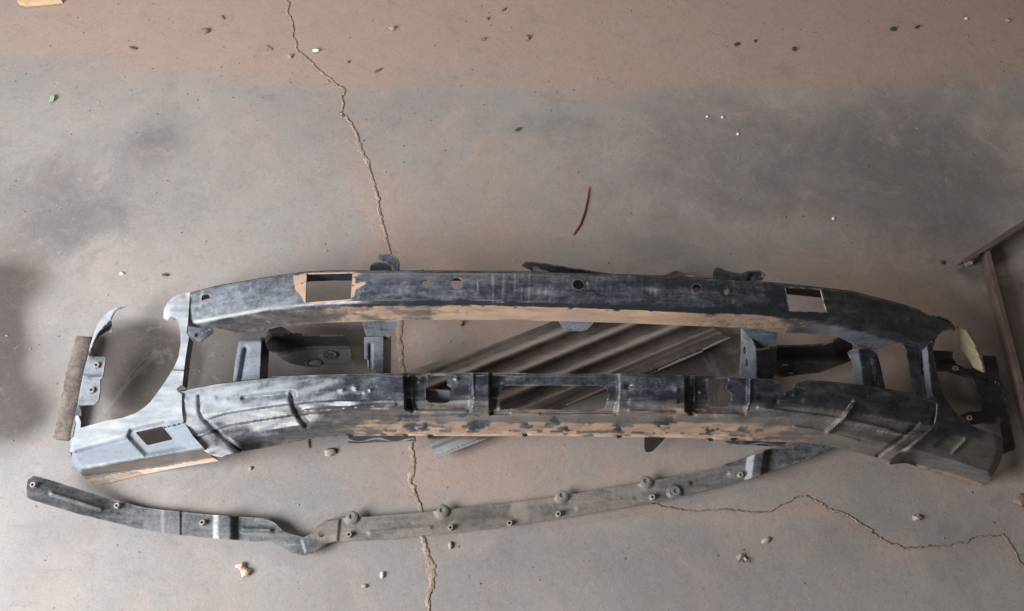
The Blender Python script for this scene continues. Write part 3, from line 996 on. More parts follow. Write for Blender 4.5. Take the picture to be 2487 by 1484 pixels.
out_l = TOPL + [p for p in reversed(LB)] + SIDE_L
MUD_LO = smooth_table([460, 560, 700, 800, 860, 920, 1000, 1300, 1850, 1930, 1990, 2060, 2200],
                      [.15, .22, .28, .34, .5, .66, .82, .92, .92, .62, .36, .16, .05], 14)
BARE = [(D((1290, 705))[0], 14, 9), (D((1440, 715))[0], 10, 7), (D((1930, 680))[0], 24, 11), (D((1860, 710))[0], 12, 9), (D((2345, 695))[0], 13, 8), (F((980, 712))[0], 11, 7),
        (F((1400, 665))[0], 22, 9), (F((1830, 745))[0], 15, 9), (F((500, 725))[0], 10, 4), (F((400, 645))[0], 8, 6), (F((2120, 720))[0], 9, 5), (D((1300, 610))[0], 26, 8), (D((1700, 590))[0], 60, 4)]


def bare(u, v):
    nb = vnoise(u, v, .06, .11, 3)
    nc = vnoise(u, v, .045, .09, 8)
    r = np.zeros(np.shape(u))
    for c, rx, ry in BARE:
        r = np.maximum(r, np.exp(-(((u - c[0] + nb * 14) / rx) ** 2 + ((v - c[1] + nc * 8) / ry) ** 2) ** 1.5))
    return r


def mud_lower(u, v):
    t0, b0 = fLT(u), fLB(u)
    t = (v - t0) / (b0 - t0)
    mval = (MUD_LO(u) - .12) * smst(t, .66 + .10 * smst(np.abs(u - 1330), 520, 150), .80)
    mval = mval + .34 * smst(t, .42, .6) * smst(t, .75, .6)
    mval = mval - 1.15 * bare(u, v)
    mval = mval + .34 * vnoise(u, v, .018, .16, 11) * (mval > .2) - .55 * smst(vnoise(u, v, .022, .07, 31), .22, .5)
    mval = mval - 1.2 * np.exp(-((t - .925) / .012) ** 2) * smst(vnoise(u, v * 0, .03, 1, 17), -.05, .25)
    mval = mval + .55 * np.exp(-((u - 684) / 14) ** 2 - ((v - 1034) / 8) ** 2)
    mval = mval + .30 * np.exp(-((u - F((1300, 470))[0][0]) / 60) ** 2 - ((v - F((1300, 470))[0][1]) / 6) ** 2)
    mval = mval + .22 * smst(u, 1560, 1640) * smst(u, 1800, 1700) * smst(t, .25, .5)
    return mval


def dust_shade_lower(u, v):
    t0, b0 = fLT(u), fLB(u)
    t = (v - t0) / (b0 - t0)
    d = np.interp(u, [440, 560, 700, 850, 1000, 1250, 1500, 1700, 1850, 2000, 2150, 2300],
                  [.88, .76, .56, .32, .30, .30, .27, .27, .25, .22, .12, .02])
    return d + (-.30 * smst(u, 1000, 900) + .30 * smst(u, 1700, 1900)) * smst(t, .42, .46) + .22 * np.exp(-((t - .47) / .03) ** 2) + .22 * np.exp(-((t - .64) / .03) ** 2) - .12 * np.exp(-((t - .34) / .10) ** 2)  # left wing's shaded lower facets are painted darker with less dust


def film_lower(u, v):
    t = (v - fLT(u)) / (fLB(u) - fLT(u))
    return (1 - 1.3 * bare(u, v)) * (.50 * smst(t, .42, .66) * np.interp(u, [460, 700, 900, 1100, 1750, 1900, 2100, 2250], [.35, .5, .9, 1.0, 1.0, .95, .75, .4])
            + .18 * smst(u, 900, 1050) * smst(t, .30, .42) + .16 * smst(u, 1850, 2050) + .25 * np.exp(-((t - .46) / .04) ** 2) + .08)


def pale_glint_lower(u, v):
    t0, b0 = fLT(u), fLB(u)
    t = (v - t0) / (b0 - t0)
    p = np.interp(u, [440, 520, 700, 800, 1000], [.55, .40, .28, .16, .03]) * (1 - .35 * smst(t, .45, .7))
    nz = vnoise(u, v, .03, .03, 13)
    for ln, a in ((B((1500, 600), (2250, 480)), .55), (B((1640, 722), (2250, 612)), .5), (D((300, 580), (1180, 490)), .35), (D((360, 690), (680, 655)), .35), (H((40, 520), (500, 585), (860, 635), (1200, 715), (1380, 780)), .6),
                  (H((370, 698), (950, 826)), .6), (F((980, 215), (985, 480), (960, 560)), .9), (F((1672, 230), (1678, 480), (1645, 560)), .7), (F((2185, 262), (2180, 470), (2130, 580)), .8),
                  (D((1865, 205), (1870, 500)), .8), (D((1303, 215), (1310, 530), (1350, 560), (1560, 555)), .6), (F((1090, 452), (1515, 460)), .6), (F((1080, 545), (1480, 558)), .6),
                  (H((900, 512), (830, 622), (690, 742)), .55), (D((225, 410), (250, 500)), .5), (B((1480, 600), (1600, 722), (1835, 922)), .35), (F((0, 590), (940, 598)), .3)):
        q = seg_dist(u, v, ln)
        p = p + .55 * a * np.exp(-(q / 3.2) ** 2) * (.75 + .5 * nz)  # painted highlights along creases and pressed edges
    return p


m = Mesh()
m.sheet(out_l, z_lower, [plate_open, slotL, fillet(cut1, 3), fillet(cut3, 3)], .003, 3.0, {'mud': mud_lower, 'dust': dust_shade_lower, 'pale': pale_glint_lower, 'film': film_lower, 'mud_dark': lambda u, v: .55 - .42 * smst((v - fLT(u)) / (fLB(u) - fLT(u)), .90, .94)})
m.wall([p for p in LT if p[0] < 960], lambda u, v: z_lower(u, v) - .001, lambda u, v: np.clip(z_lower(u, v) - .012, .02, .16), .003, {'dust': -.1})  # added unseen flange, keeps light off the floor in the gap
m.wall(LT2[:-1], lambda u, v: z_lower(u, v) - .001, lambda u, v: np.clip(z_lower(u, v) - .012, .02, .14), .003, {'dust': -.1})  # right-hand match of the added light-blocking flange
lower = m.build('lower_beam', STEEL, bumper)
m = Mesh()
m.sheet(fillet(D((1462, 366), (1660, 372), (1662, 455), (1636, 474), (1480, 474), (1464, 455)), 3), lambda u, v: ZL(u) - .045 - .0009 * (v - 947) - .004 * np.abs(u - 1068) / 25, [], .003, 3.0, {'dust': .8, 'film': .3, 'pale': .15})
m.build('bracket_tab', STEEL, lower)

# ---- end panels
HL = A((1372, 465), (1330, 468), (1280, 475), (1210, 508), (1165, 555), (1133, 615), (1128, 690), (1150, 712), (1175, 702), (1190, 684), (1225, 680), (1250, 705), (1272, 750),
       (1285, 820), (1287, 930), (1268, 1050), (1225, 1150), (1150, 1270), (1080, 1370), (1005, 1470))
BL = B((950, 528), (870, 580), (750, 622), (600, 648), (480, 682), (368, 713), (371, 660), (346, 598), (325, 605), (303, 700), (284, 800), (273, 920), (290, 1020), (345, 1100),
       (385, 1150), (420, 1190), (520, 1228), (620, 1222), (900, 1150), (1250, 1080), (1640, 1016), (1580, 985), (1500, 903), (1400, 790), (1312, 655), (1298, 560), (1296, 400), (1262, 384), (1250, 355), (1285, 322))
out_el = HL + BL + A((1302, 1309), (1330, 1070), (1362, 870), (1340, 830), (1352, 745))
BREAK_L = B((200, 1135), (345, 1098), (900, 1000), (1490, 903), (1700, 862))
RIDGE_L = B((780, 790), (960, 950))
POCK_L = B((830, 730), (1140, 660), (1330, 890), (1150, 930), (965, 965), (800, 790))


def z_endl(u, v):
    z = np.where(v < 900, np.minimum(ZT(u), ZL(u) + .004), ZL(u)) + .006
    z = np.where(u > 470, ZL(u) + .006, z)
    sd = seg_dist(u, v, BREAK_L, True)
    s = 1.8 * np.log1p(np.exp(np.clip(sd / 1.8, -30, 30)))
    wall = np.interp(s, [0, 23, 27, 40], [0, .088, .092, .098])
    z = z - wall
    # rolled outer edge
    edge = B((346, 598), (325, 605), (303, 700), (284, 800), (273, 920), (290, 1020), (345, 1100))
    q = seg_dist(u, v, edge)
    z = z - .020 * np.exp(-(q / 6.0) ** 2) * smst(v, 1000, 1030)
    z = z + press(u, v, POCK_L, .010, 12)
    # horn rolls over at its outer side
    q2 = seg_dist(u, v, HL[1:7])
    z = z - .030 * np.exp(-(q2 / 9.0) ** 2)
    # raised bead above the break
    z = z - .012 * smst(seg_dist(u, v, B((330, 930), (480, 880), (780, 800), (900, 770)), True), -8, 10) * smst(u, 470, 420) * smst(v, 1010, 1030)
    return np.maximum(z, .004)


sqL = fillet(B((872, 752), (1118, 697), (1218, 818), (980, 875)))
m = Mesh()
m.sheet(out_el, z_endl, [sqL], .003, 3.4, {
    'dust': lambda u, v: 1.25 - .25 * smst(v, 1075, 1100) - .6 * smst(seg_dist(u, v, BREAK_L, True), -1, 4),
    'film': lambda u, v: .95 * smst(seg_dist(u, v, BREAK_L, True), 1, 5),
    'pale': lambda u, v: (.52 + .42 * vnoise(u, v, .010, .05, 6) + .35 * smst(seg_dist(u, v, HL[1:8]), 22, 6) - .55 * smst(seg_dist(u, v, B((300, 930), (480, 880), (780, 800), (1000, 760)), True), -4, 10) * smst(u, 440, 400) * (1 + .8 * vnoise(u, v, .05, .07, 2)) - .3 * smst(u, 330, 420) * smst(v, 1010, 1040) + .5 * np.exp(-(seg_dist(u, v, BREAK_L) / 7) ** 2) * smst(u, 480, 200)) * (1 - .9 * smst(seg_dist(u, v, BREAK_L, True), 0, 5)),
    'mud': lambda u, v: .08 * smst(seg_dist(u, v, BREAK_L, True), 17, 22) + .24 * np.exp(-(seg_dist(u, v, BREAK_L) / 9) ** 2) * smst(v, 1060, 1090)
    + .50 * smst(seg_dist(u, v, BREAK_L, True), 24, 27)})
m.wall(A((1362, 872), (1330, 1070), (1304, 1305)), lambda u, v: z_endl(u, v) - .001, .024, .003, {'dust': -.3})
m.wall(B((371, 660), (368, 712)), lambda u, v: z_endl(u, v) - .001, .03, .003, {'dust': -.3})
endl = m.build('end_panel', STEEL, bumper)
endl['label'] = 'bright dusty end panel with square hole and curved headlight cut-out'

BREAK_R = KK((-80, 1085), (182, 1162), (422, 1228), (715, 1326), (800, 1352))
out_er = KK((262, 432), (300, 395), (303, 470), (328, 610), (368, 740), (420, 840), (476, 913), (590, 988), (680, 1020), (772, 1065), (786, 1150), (770, 1225), (722, 1318), (685, 1368), (618, 1402),
            (575, 1402), (300, 1302), (120, 1240), (10, 1250), (-18, 1235), (90, 1150), (180, 1085), (260, 1020), (312, 985), (330, 900), (333, 812), (300, 780), (288, 680))
RID_R = KK((310, 1000), (150, 1135), (0, 1245))


def z_endr(u, v):
    z = ZL(u) + .006
    z = np.where(v < 980, np.minimum(z, ZT(u) + .002), z)
    sd = seg_dist(u, v, BREAK_R, True)
    s = 1.5 * np.log1p(np.exp(np.clip(sd / 1.5, -30, 30)))
    z = z - np.interp(s, [0, 26, 31, 60], [0, .086, .092, .11]) * smst(u, 2160, 2230)
    z = z + groove(u, v, BREAK_R, 3.0, .006) * smst(u, 2200, 2230)
    z = z + .010 * np.exp(-(seg_dist(u, v, RID_R) / 8) ** 2)
    z = z + press(u, v, KK((390, 1035), (520, 1075), (440, 1165), (310, 1130)), .008, 10)
    z = z + groove(u, v, KK((525, 1080), (440, 1160)), 5, -.008)
    edge = KK((772, 1065), (786, 1150), (770, 1225), (722, 1318))
    z = z - .022 * np.exp(-(seg_dist(u, v, edge) / 8.0) ** 2)
    return np.maximum(z, .004)


m = Mesh()
m.sheet(out_er, z_endr, [], .003, 3.6, {
    'dust': lambda u, v: .05 + .55 * smst(v, 1040, 1080), 'film': lambda u, v: .15 + .5 * smst(v, 1035, 1075),
    'pale': lambda u, v: .6 * np.exp(-(seg_dist(u, v, RID_R[1:]) / 7) ** 2) + .5 * np.exp(-(seg_dist(u, v, KK((525, 1080), (440, 1160))) / 3) ** 2),
    'mud': lambda u, v: .7 * smst(seg_dist(u, v, BREAK_R, True), 24, 29) * smst(u, 2200, 2230) + .55 * np.exp(-(seg_dist(u, v, RID_R[1:]) / 9) ** 2)})
m.wall(KK((262, 440), (288, 680), (300, 778)), lambda u, v: z_endr(u, v) - .001, .022, .003, {'dust': .9})  # flange lit from the left, its brightness painted as dust
endr = m.build('end_panel', STEEL, bumper)
endr['label'] = 'dark end panel in shade with a raised diagonal ridge'

# ---- outer headlight rims
RL = A((790, 576), (740, 568), (680, 598), (590, 660), (530, 740), (495, 820), (455, 950), (438, 1035)) + \
    B((400, 180), (370, 330), (340, 500), (316, 600), (293, 700), (276, 800), (290, 800), (318, 690), (336, 600), (374, 595), (372, 555), (352, 506), (490, 502), (530, 470), (548, 372), (546, 268), (572, 250), (585, 160), (597, 80), (588, 62), (474, 58)) + \
    A((480, 1010), (505, 940), (540, 862), (590, 830), (652, 822), (658, 780), (655, 725), (645, 708), (660, 665), (700, 622))
RID_L2 = A((440, 1030), (475, 940), (520, 840), (580, 770), (640, 712), (672, 640), (700, 612), (790, 576))


def z_riml(u, v):
    z = .055 + .035 * smst(v, 1010, 800) + 0 * u
    d = seg_dist(u, v, RID_L2)
    z = z - .0009 * np.minimum(d, 14) * smst(v, 880, 860)
    st = B((395, 240), (575, 255))
    z = z + .007 * np.exp(-(seg_dist(u, v, st) / 4.5) ** 2)
    ledge = B((438, 46), (400, 180), (370, 330), (345, 500))
    z = z + .0003 * np.clip(seg_dist(u, v, ledge), 0, 50) * smst(v, 862, 868)
    return np.maximum(z, .006)


m = Mesh()
m.sheet(RL, z_riml, [], .0025, 4.0, {'pale': lambda u, v: .75 * smst(v, 872, 850) * smst(seg_dist(u, v, RID_L2, True), 3, -2),
                                     'dust': lambda u, v: np.where(v < 865, .9, .72) - .9 * np.exp(-(seg_dist(u, v, A((560, 840), (640, 770))) / 9) ** 2)})  # lit outer and shaded inner face of the rim are painted in
riml = m.build('headlight_rim', STEEL, bumper)
for x, y in ((515, 152), (470, 380)):
    p = B((x, y))[0]
    c = P(p[0] + 4, p[1] - 1, float(z_riml(np.array([p[0]]), np.array([p[1]]))[0]))
    Mesh().ring(c, .0034, .0072, .010, 12, .3, 6).build('weld_nut', NUT, riml)

RR = KK((215, 485), (270, 463), (440, 470), (437, 515), (465, 560), (520, 583), (600, 598), (655, 620), (650, 500), (735, 500), (775, 660), (830, 920), (872, 1130), (860, 1150), (790, 1175),
        (772, 1060), (758, 925), (728, 925), (735, 965), (690, 972), (655, 965), (580, 975), (476, 916), (545, 885), (630, 883), (632, 820), (600, 710), (572, 655), (490, 635), (400, 607), (330, 612), (226, 635))


def z_rimr(u, v):
    return np.interp(u, [2230, 2330, 2390, 2480], [.085, .062, .052, .04]) - .010 * smst(seg_dist(u, v, KK((215, 530), (440, 540), (640, 640)), True), -6, 6) * smst(v, 950, 900)


m = Mesh()
m.sheet(RR, z_rimr, [], .003, 5.0, {'dust': .25, 'rust': lambda u, v: .35 * smst(u, 2400, 2440)})
rimr = m.build('headlight_rim', DARK, bumper)
rimr['label'] = 'near-black headlight rim bracket in deep shade'
for x, y in ((448, 595), (545, 935), (248, 595)):
    p = KK((x, y))[0]
    c = P(p[0], p[1], float(z_rimr(np.array([p[0]]), np.array([p[1]]))[0]))
    Mesh().ring(c, .0030, .0062, .008, 12, .3, 6).build('weld_nut', NUT, rimr)
YC = KK((462, 292), (492, 282), (530, 300), (560, 350), (610, 420), (640, 500), (662, 605), (650, 616), (612, 600), (580, 580), (545, 522), (488, 458), (500, 420), (472, 335))
RID_Y = KK((470, 300), (530, 330), (590, 430), (630, 530), (655, 612))
m = Mesh()
m.sheet(YC, lambda u, v: .085 - .0011 * seg_dist(u, v, RID_Y), [], .003, 4.0)
m.build('rim_corner', CREAM, bumper)

# ---- mounting brackets and braces behind the openings
def zplane(a, b, c):
    """height plane through three (u, v, z) points"""
    M3 = np.array([[a[0], a[1], 1], [b[0], b[1], 1], [c[0], c[1], 1]], float)
    k = np.linalg.solve(M3, np.array([a[2], b[2], c[2]], float))
    return lambda u, v: k[0] * u + k[1] * v + k[2]


# left arm
armL = A((1822, 895), (1880, 872), (2010, 862), (2060, 880), (2075, 960), (2100, 1000), (2085, 1300), (1985, 1320), (1760, 1330), (1790, 1080))
gL = A((1885, 985), (1835, 1285))
sideL = A((2030, 880), (2012, 1330))


def z_arml(u, v):
    z = .135 + .0002 * (u - 600) + .0 * v
    z = z + groove(u, v, gL, 7, .012)
    sd = seg_dist(u, v, sideL, True)
    z = z - .0028 * np.clip(-sd, 0, 30)
    z = z - .02 * smst(v, 832, 815)
    return z


m = Mesh()
m.sheet(fillet(armL), z_arml, [], .004, 2.8, {'dust': lambda u, v: .85 - 1.2 * smst(seg_dist(u, v, sideL, True), 2, -6)})  # lit top and shaded right side are painted in through dust
arml = m.build('mounting_arm', STEEL, bumper)
footL = A((1960, 880), (2060, 868)) + Cc((0, 790), (100, 768), (140, 785), (190, 820), (250, 842), (310, 856), (690, 860), (722, 892), (738, 980), (757, 1098), (735, 1108), (600, 1106), (510, 1112), (440, 1142), (350, 1142),
                                         (280, 1130), (180, 1108), (100, 1062), (15, 1000), (-40, 1010), (-90, 960))
KNEE = Cc((-120, 990), (-20, 1004), (80, 1008), (160, 996), (230, 972), (320, 957), (450, 951), (770, 948))
UPRIGHT = KNEE + Cc((770, 700), (-120, 700))


def z_footl(u, v):
    sd = -poly_sd(u, v, UPRIGHT)
    z = np.minimum(.055 + .0013 * 1.3 * np.log1p(np.exp(np.clip(-sd / 1.3, -30, 30))), .105) - .0002 * np.clip(sd, 0, 60)
    for c in Cc((550, 1030), (411, 1108)):
        r = np.hypot((u - c[0]) / 19, (v - c[1]) / 9)
        z = z + .005 * np.exp(-((r - .85) / .25) ** 2)
    return z


fh = [eK(Cc, 550, 1030, 50, 20), eK(Cc, 411, 1108, 50, 20)]
m = Mesh()
m.sheet(fillet(footL, 5), z_footl, fh, .004, 3.0, {'dust': lambda u, v: -.6 + 1.3 * smst(-poly_sd(u, v, UPRIGHT), 0, 10)})  # upright's shade is painted in by taking its dust away
m.build('foot_plate', DARK, arml)
# right arm
armR = G((850, 1005), (900, 980), (1000, 975), (1080, 985), (1125, 1020), (1160, 1130), (1215, 1400), (940, 1400), (905, 1120))
gR = G((1095, 1075), (1150, 1330))
sR = G((965, 990), (1012, 1340))


def z_armr(u, v):
    z = .135 - .00025 * (u - 2100) + 0 * v
    sd = seg_dist(u, v, sR, True)
    z = z - .0021 * np.clip(sd, 0, 30)
    z = z + groove(u, v, gR, 5, -.012)
    return z - .02 * smst(v, 862, 850)


m = Mesh()
m.sheet(fillet(armR), z_armr, [], .004, 2.8, {'dust': lambda u, v: .2 + .8 * smst(seg_dist(u, v, sR, True), 0, 6)})  # lit left face is painted brighter through dust
armr = m.build('mounting_arm', STEEL, bumper)
footR = G((150, 955), (420, 955), (640, 940), (720, 915), (800, 872), (900, 905), (900, 1080), (840, 1108), (720, 1150), (600, 1195), (400, 1215), (240, 1240), (100, 1180), (120, 1060))


def z_footr(u, v):
    kn = G((100, 1055), (600, 1050), (760, 1060), (930, 960))
    sd = seg_dist(u, v, kn, True)
    return .05 + .0020 * 1.3 * np.log1p(np.exp(np.clip(-sd / 1.3, -30, 30))) - .0002 * np.clip(sd, 0, 60)


m = Mesh()
m.sheet(footR, z_footr, [eK(G, 285, 1122, 30, 8), eK(G, 338, 1200, 26, 8)], .004, 4.6, {'dust': lambda u, v: -.5 + 1.2 * smst(v, 864, 880)})  # shaded upright is painted darker than the foot
m.build('foot_plate', DARK, armr)

# inner braces
tongue = Cc((852, 712), (1180, 712), (1165, 750), (1112, 860), (1082, 888), (1020, 910), (960, 908), (895, 880), (875, 820))
m = Mesh()
m.sheet(tongue, lambda u, v: .195 - .0012 * (v - 777), [], .0035, 4.0, {'dust': .62, 'mud': lambda u, v: .7 * smst(v, 786, 778)})
bL = Cc((868, 870), (1118, 860), (1116, 1215), (985, 1215), (970, 1172), (915, 1172), (910, 1080), (872, 1070))
ridL = Cc((1050, 880), (1052, 1200))
m.sheet(bL, lambda u, v: .150 - .0004 * (v - 820) - .0026 * np.clip(-seg_dist(u, v, ridL, True), 0, 25) + groove(u, v, Cc((925, 940), (925, 1160)), 4, .006), [], .0035, 4.0,
        {'dust': lambda u, v: .6 - .8 * smst(seg_dist(u, v, ridL, True), 1, -4)})
m.build('support_brace', STEEL, bumper)
t2 = E((2110, 788), (2170, 788), (2445, 800), (2435, 950), (2250, 975), (2195, 900))
m = Mesh()
m.sheet(t2, lambda u, v: .19 - .0012 * (v - 797), [], .0035, 4.0, {'dust': .5})
b2 = E((2103, 790), (2158, 800), (2232, 960), (2260, 1000), (2435, 960), (2425, 1085), (2400, 1260), (2085, 1260), (2100, 1000))
rid2 = E((2140, 790), (2236, 960), (2250, 1260))
m.sheet(b2, lambda u, v: .155 - .0004 * (v - 840) - .0016 * np.clip(seg_dist(u, v, rid2, True), 0, 40) - .0007 * np.clip(-seg_dist(u, v, rid2, True), 0, 60), [eK(E, 2138, 990, 14, 38), eK(E, 2155, 1105, 14, 40)],
        .0035, 4.0, {'dust': lambda u, v: .35 + .35 * smst(seg_dist(u, v, rid2, True), -2, 4)})  # brightness of the lit left flange is painted in
m.build('support_brace', STEEL, bumper)
# strut plate next to the right end
spR = G((1360, 930), (1450, 945), (1540, 930), (1535, 1040), (1525, 1200), (1560, 1400), (1640, 1450), (1480, 1440), (1430, 1180), (1400, 1000))
m = Mesh()
m.sheet(spR, lambda u, v: .085 - .0003 * (u - 2200), [], .003, 5, {'dust': .45})
m.build('support_brace', STEEL, bumper)
# tabs
tab = fillet(E((415, 700), (760, 705), (752, 735), (692, 800), (640, 815), (500, 812), (462, 780)))
m = Mesh()
m.sheet(tab, lambda u, v: .185 - .0004 * (v - 785), [eK(E, 575, 775, 16, 11)], .003, 3.5, {'dust': .75})
m.build('mounting_tab', STEEL, bumper)
tri = fillet(A((1335, 770), (1560, 760), (1588, 800), (1585, 825), (1468, 912), (1340, 832)))
m = Mesh()
m.sheet(tri, lambda u, v: .088 + groove(u, v, A((1440, 850), (1540, 805)), 5, .006), [eK(A, 1470, 832, 16, 12)], .003, 3.5, {'dust': .75})
m.build('mounting_tab', STEEL, bumper)
# clips behind the upper edge
m = Mesh()
m.sheet(fillet(Cc((995, 105), (1120, 108), (1165, 135), (1185, 180), (1182, 290), (1140, 290), (1130, 215), (1060, 175), (995, 160))), lambda u, v: .145 + .0008 * (u - 930), [], .004, 3.5, {'dust': .42, 'mud': .1})
m.sheet(fillet(Cc((920, 290), (925, 215), (960, 190), (1060, 192), (1120, 225), (1135, 290))), lambda u, v: .16 - .0010 * (v - 650), [], .004, 3.5, {'dust': .45, 'mud': .2})
m.build('upper_clip', STEEL, bumper)
m = Mesh()
m.sheet(fillet(E((1840, 350), (1850, 260), (1880, 225), (2000, 268), (2100, 285), (2160, 262), (2260, 268), (2318, 292), (2300, 350), (2180, 355))), lambda u, v: .15 - .0006 * (v - 660) + groove(u, v, E((2180, 350), (2200, 300), (2290, 290)), 5, .008), [], .004, 3.5,
        {'dust': .6, 'mud': .25})
m.build('upper_clip', STEEL, bumper)
m = Mesh()
leafp = E((88, 212), (125, 180), (300, 200), (600, 248), (900, 295), (1000, 330), (900, 430), (600, 470), (420, 400), (300, 330), (190, 268))
m.sheet(leafp, lambda u, v: .12 - .0020 * np.clip(seg_dist(u, v, E((90, 215), (195, 225), (400, 262), (900, 300)), True), -30, 12), [], .003, 3.5, {'dust': .3})
m.sheet(E((195, 222), (225, 215), (270, 250), (330, 262), (400, 300), (195, 300)), .135, [], .003, 3.5, {'dust': .8})
m.build('curved_bracket', STEEL, bumper)
# flat flange pieces below the lower beam
m = Mesh()
fl1 = D((720, 812), (720, 855), (800, 856), (1000, 848), (1200, 838), (1322, 833), (1330, 780), (740, 780))
m.sheet(fl1, lambda u, v: .105 - .0022 * (v - 1065) + .008 * np.sin((u - 830) / 13.0), [], .003, 2.5, {'dust': .1, 'pale': lambda u, v: .8 * np.exp(-((v - 1069 - 3.5 * np.sin((u - 850) / 14.0)) / 2.0) ** 2)})
m.build('lower_flange', STEEL, bumper)
m = Mesh()
fl2 = F((1955, 830), (1965, 862), (2020, 868), (2200, 872), (2400, 885)) + H((150, 880), (270, 884), (300, 845), (100, 830))
m.sheet(fl2, lambda u, v: .105 - .0022 * (v - 1072) + .008 * np.sin((u - 1770) / 13.0), [], .003, 2.5, {'dust': .05, 'pale': lambda u, v: .7 * np.exp(-((v - 1079 - 3 * np.sin((u - 1780) / 14.0)) / 2.0) ** 2)})
m.build('lower_flange', STEEL, bumper)
m = Mesh()
m.sheet(F((1222, 780), (1216, 900), (1225, 930), (1250, 940), (1295, 925), (1400, 820), (1420, 780)), lambda u, v: .135 - .0033 * (v - 1062) + .0006 * (F((1300, 0))[0][0] - u), [], .004, 3.0, {'dust': .1})
m.build('support_foot', DARK, bumper)
# bolt heads in the bottom lip
for f, x, y in ((D, 745, 780), (D, 1250, 778), (D, 1480, 782), (D, 2345, 772), (F, 980, 785), (F, 1820, 812), (F, 2030, 812)):
    p = f((x, y))[0]
    zz = float(z_lower(np.array([p[0]]), np.array([p[1]]))[0])
    Mesh().ring(P(p[0], p[1], zz - .001), .0006, .0062, .0035, 12, .2, 6, att={'mud': .1, 'rust': .5}).build('bolt_head', DARK, lower)

# ------------------------------------------------------------------ ribbed panel lying under the bumper
PO = [(1062, 1112), (1190, 1063), (1380, 986), (1600, 901), (1772, 822), (1735, 797), (1692, 672), (1640, 657), (1330, 785), (1180, 842), (985, 902), (1038, 1062)]
EDGE = [(1062, 1112), (1190, 1063), (1380, 986), (1600, 901), (1772, 822)]
dirv = np.array([1772 - 1062, 822 - 1112], float)
dirv /= np.linalg.norm(dirv)
nv = np.array([dirv[1], -dirv[0]])


def ribd(u, v):
    return (u - 1062) * nv[0] + (v - 1112) * nv[1]


def z_panel(u, v):
    d = ribd(u, v) - 3 * np.sin(u / 260)
    z = .024 + .00002 * d
    rib = np.abs(np.sin((d - 6) * np.pi / 47.0)) ** 2.6
    z = z + .019 * rib * smst(d, 22, 40) * smst(d, 210, 190)
    z = z + .007 * smst(np.abs(d - 3), 6, 3)
    return z


panel = thing('ribbed_panel', 'dark rusty ribbed metal panel lying diagonally under the bumper', 'metal panel', tuple(P(1380, 900, 0)))
m = Mesh()
m.sheet(PO, z_panel, [eK(D, 1578, 918, 18, 16)], .002, 3.6, {
    'dust': lambda u, v: .28 + .62 * np.abs(np.sin((ribd(u, v) - 6) * np.pi / 47.0)) ** 5 + .5 * smst(v, 1050, 1080) + .25 * smst(ribd(u, v), 190, 210),
    'pale': lambda u, v: .75 * smst(v, 1058, 1070) - .2 * smst(u, 1090, 1150) + .9 * np.exp(-((u - 1068) / 14) ** 2 - ((v - 1100) / 14) ** 2),  # bright left corner is a painted highlight
    'rust': lambda u, v: .25 * smst(v, 870, 960) * smst(v, 1060, 1040)})
m.build('ribbed_sheet', PANEL, panel)
for a_, b_ in (((1376, 984), (1476, 941)), ((1600, 898), (1706, 853)), ((1706, 850), (1772, 820))):
    p0, p1 = P(a_[0], a_[1], .034), P(b_[0], b_[1], .034)
    m = Mesh()
    m.tube([p0, p0 + (p1 - p0) * .5 + np.array([0, 0, .001]), p1], [.002, .0035, .002], 8, {'dust': .9})
    m.build('folded_edge', PANEL, panel)

# ------------------------------------------------------------------ long strip in front
ST = Pp((245, 260), (258, 200), (310, 165), (360, 172), (500, 215), (900, 340), (1200, 425), (1340, 458), (1500, 480), (1960, 525), (2487, 560)) + \
    Q((120, 563), (240, 570), (300, 600), (370, 670), (430, 700), (560, 732), (640, 700), (690, 630), (760, 575), (850, 556), (950, 556), (962, 520), (985, 490), (1030, 485), (1062, 505), (1085, 540),
      (1120, 546), (1600, 507), (1790, 490), (1795, 455), (1820, 430), (1860, 425), (1890, 440), (1925, 472), (1945, 472), (2300, 430)) + \
    R((60, 440), (350, 400), (648, 362), (655, 325), (680, 298), (715, 290), (750, 305), (775, 335), (810, 334), (1100, 285), (1430, 237), (1438, 195), (1460, 165), (1500, 160), (1530, 175), (1555, 205), (1760, 176), (2000, 130), (2200, 85)) + \
    F((1955, 1045), (2140, 990), (2300, 930), (2400, 900)) + H((0, 928), (270, 890), (480, 858), (700, 855), (900, 860))
SB = Pp((247, 360), (290, 385), (700, 510), (1000, 582), (1300, 660), (1500, 692), (1970, 742), (2400, 768)) + \
    Q((60, 772), (250, 766), (285, 790), (330, 812), (450, 880), (580, 902), (680, 870), (780, 792), (850, 770), (1300, 750), (1900, 692), (2300, 650)) + \
    R((40, 650), (700, 556), (1500, 420), (1900, 330), (2300, 225)) + F((2220, 1165), (2440, 1092)) + H((50, 1145), (150, 1108), (480, 1000), (720, 890), (900, 870))
ZST = smooth_table([60, 170, 270, 330, 480, 700, 800, 1300, 1700, 1850, 2070], [.085, .055, .022, .016, .016, .026, .018, .015, .018, .022, .03], 14)


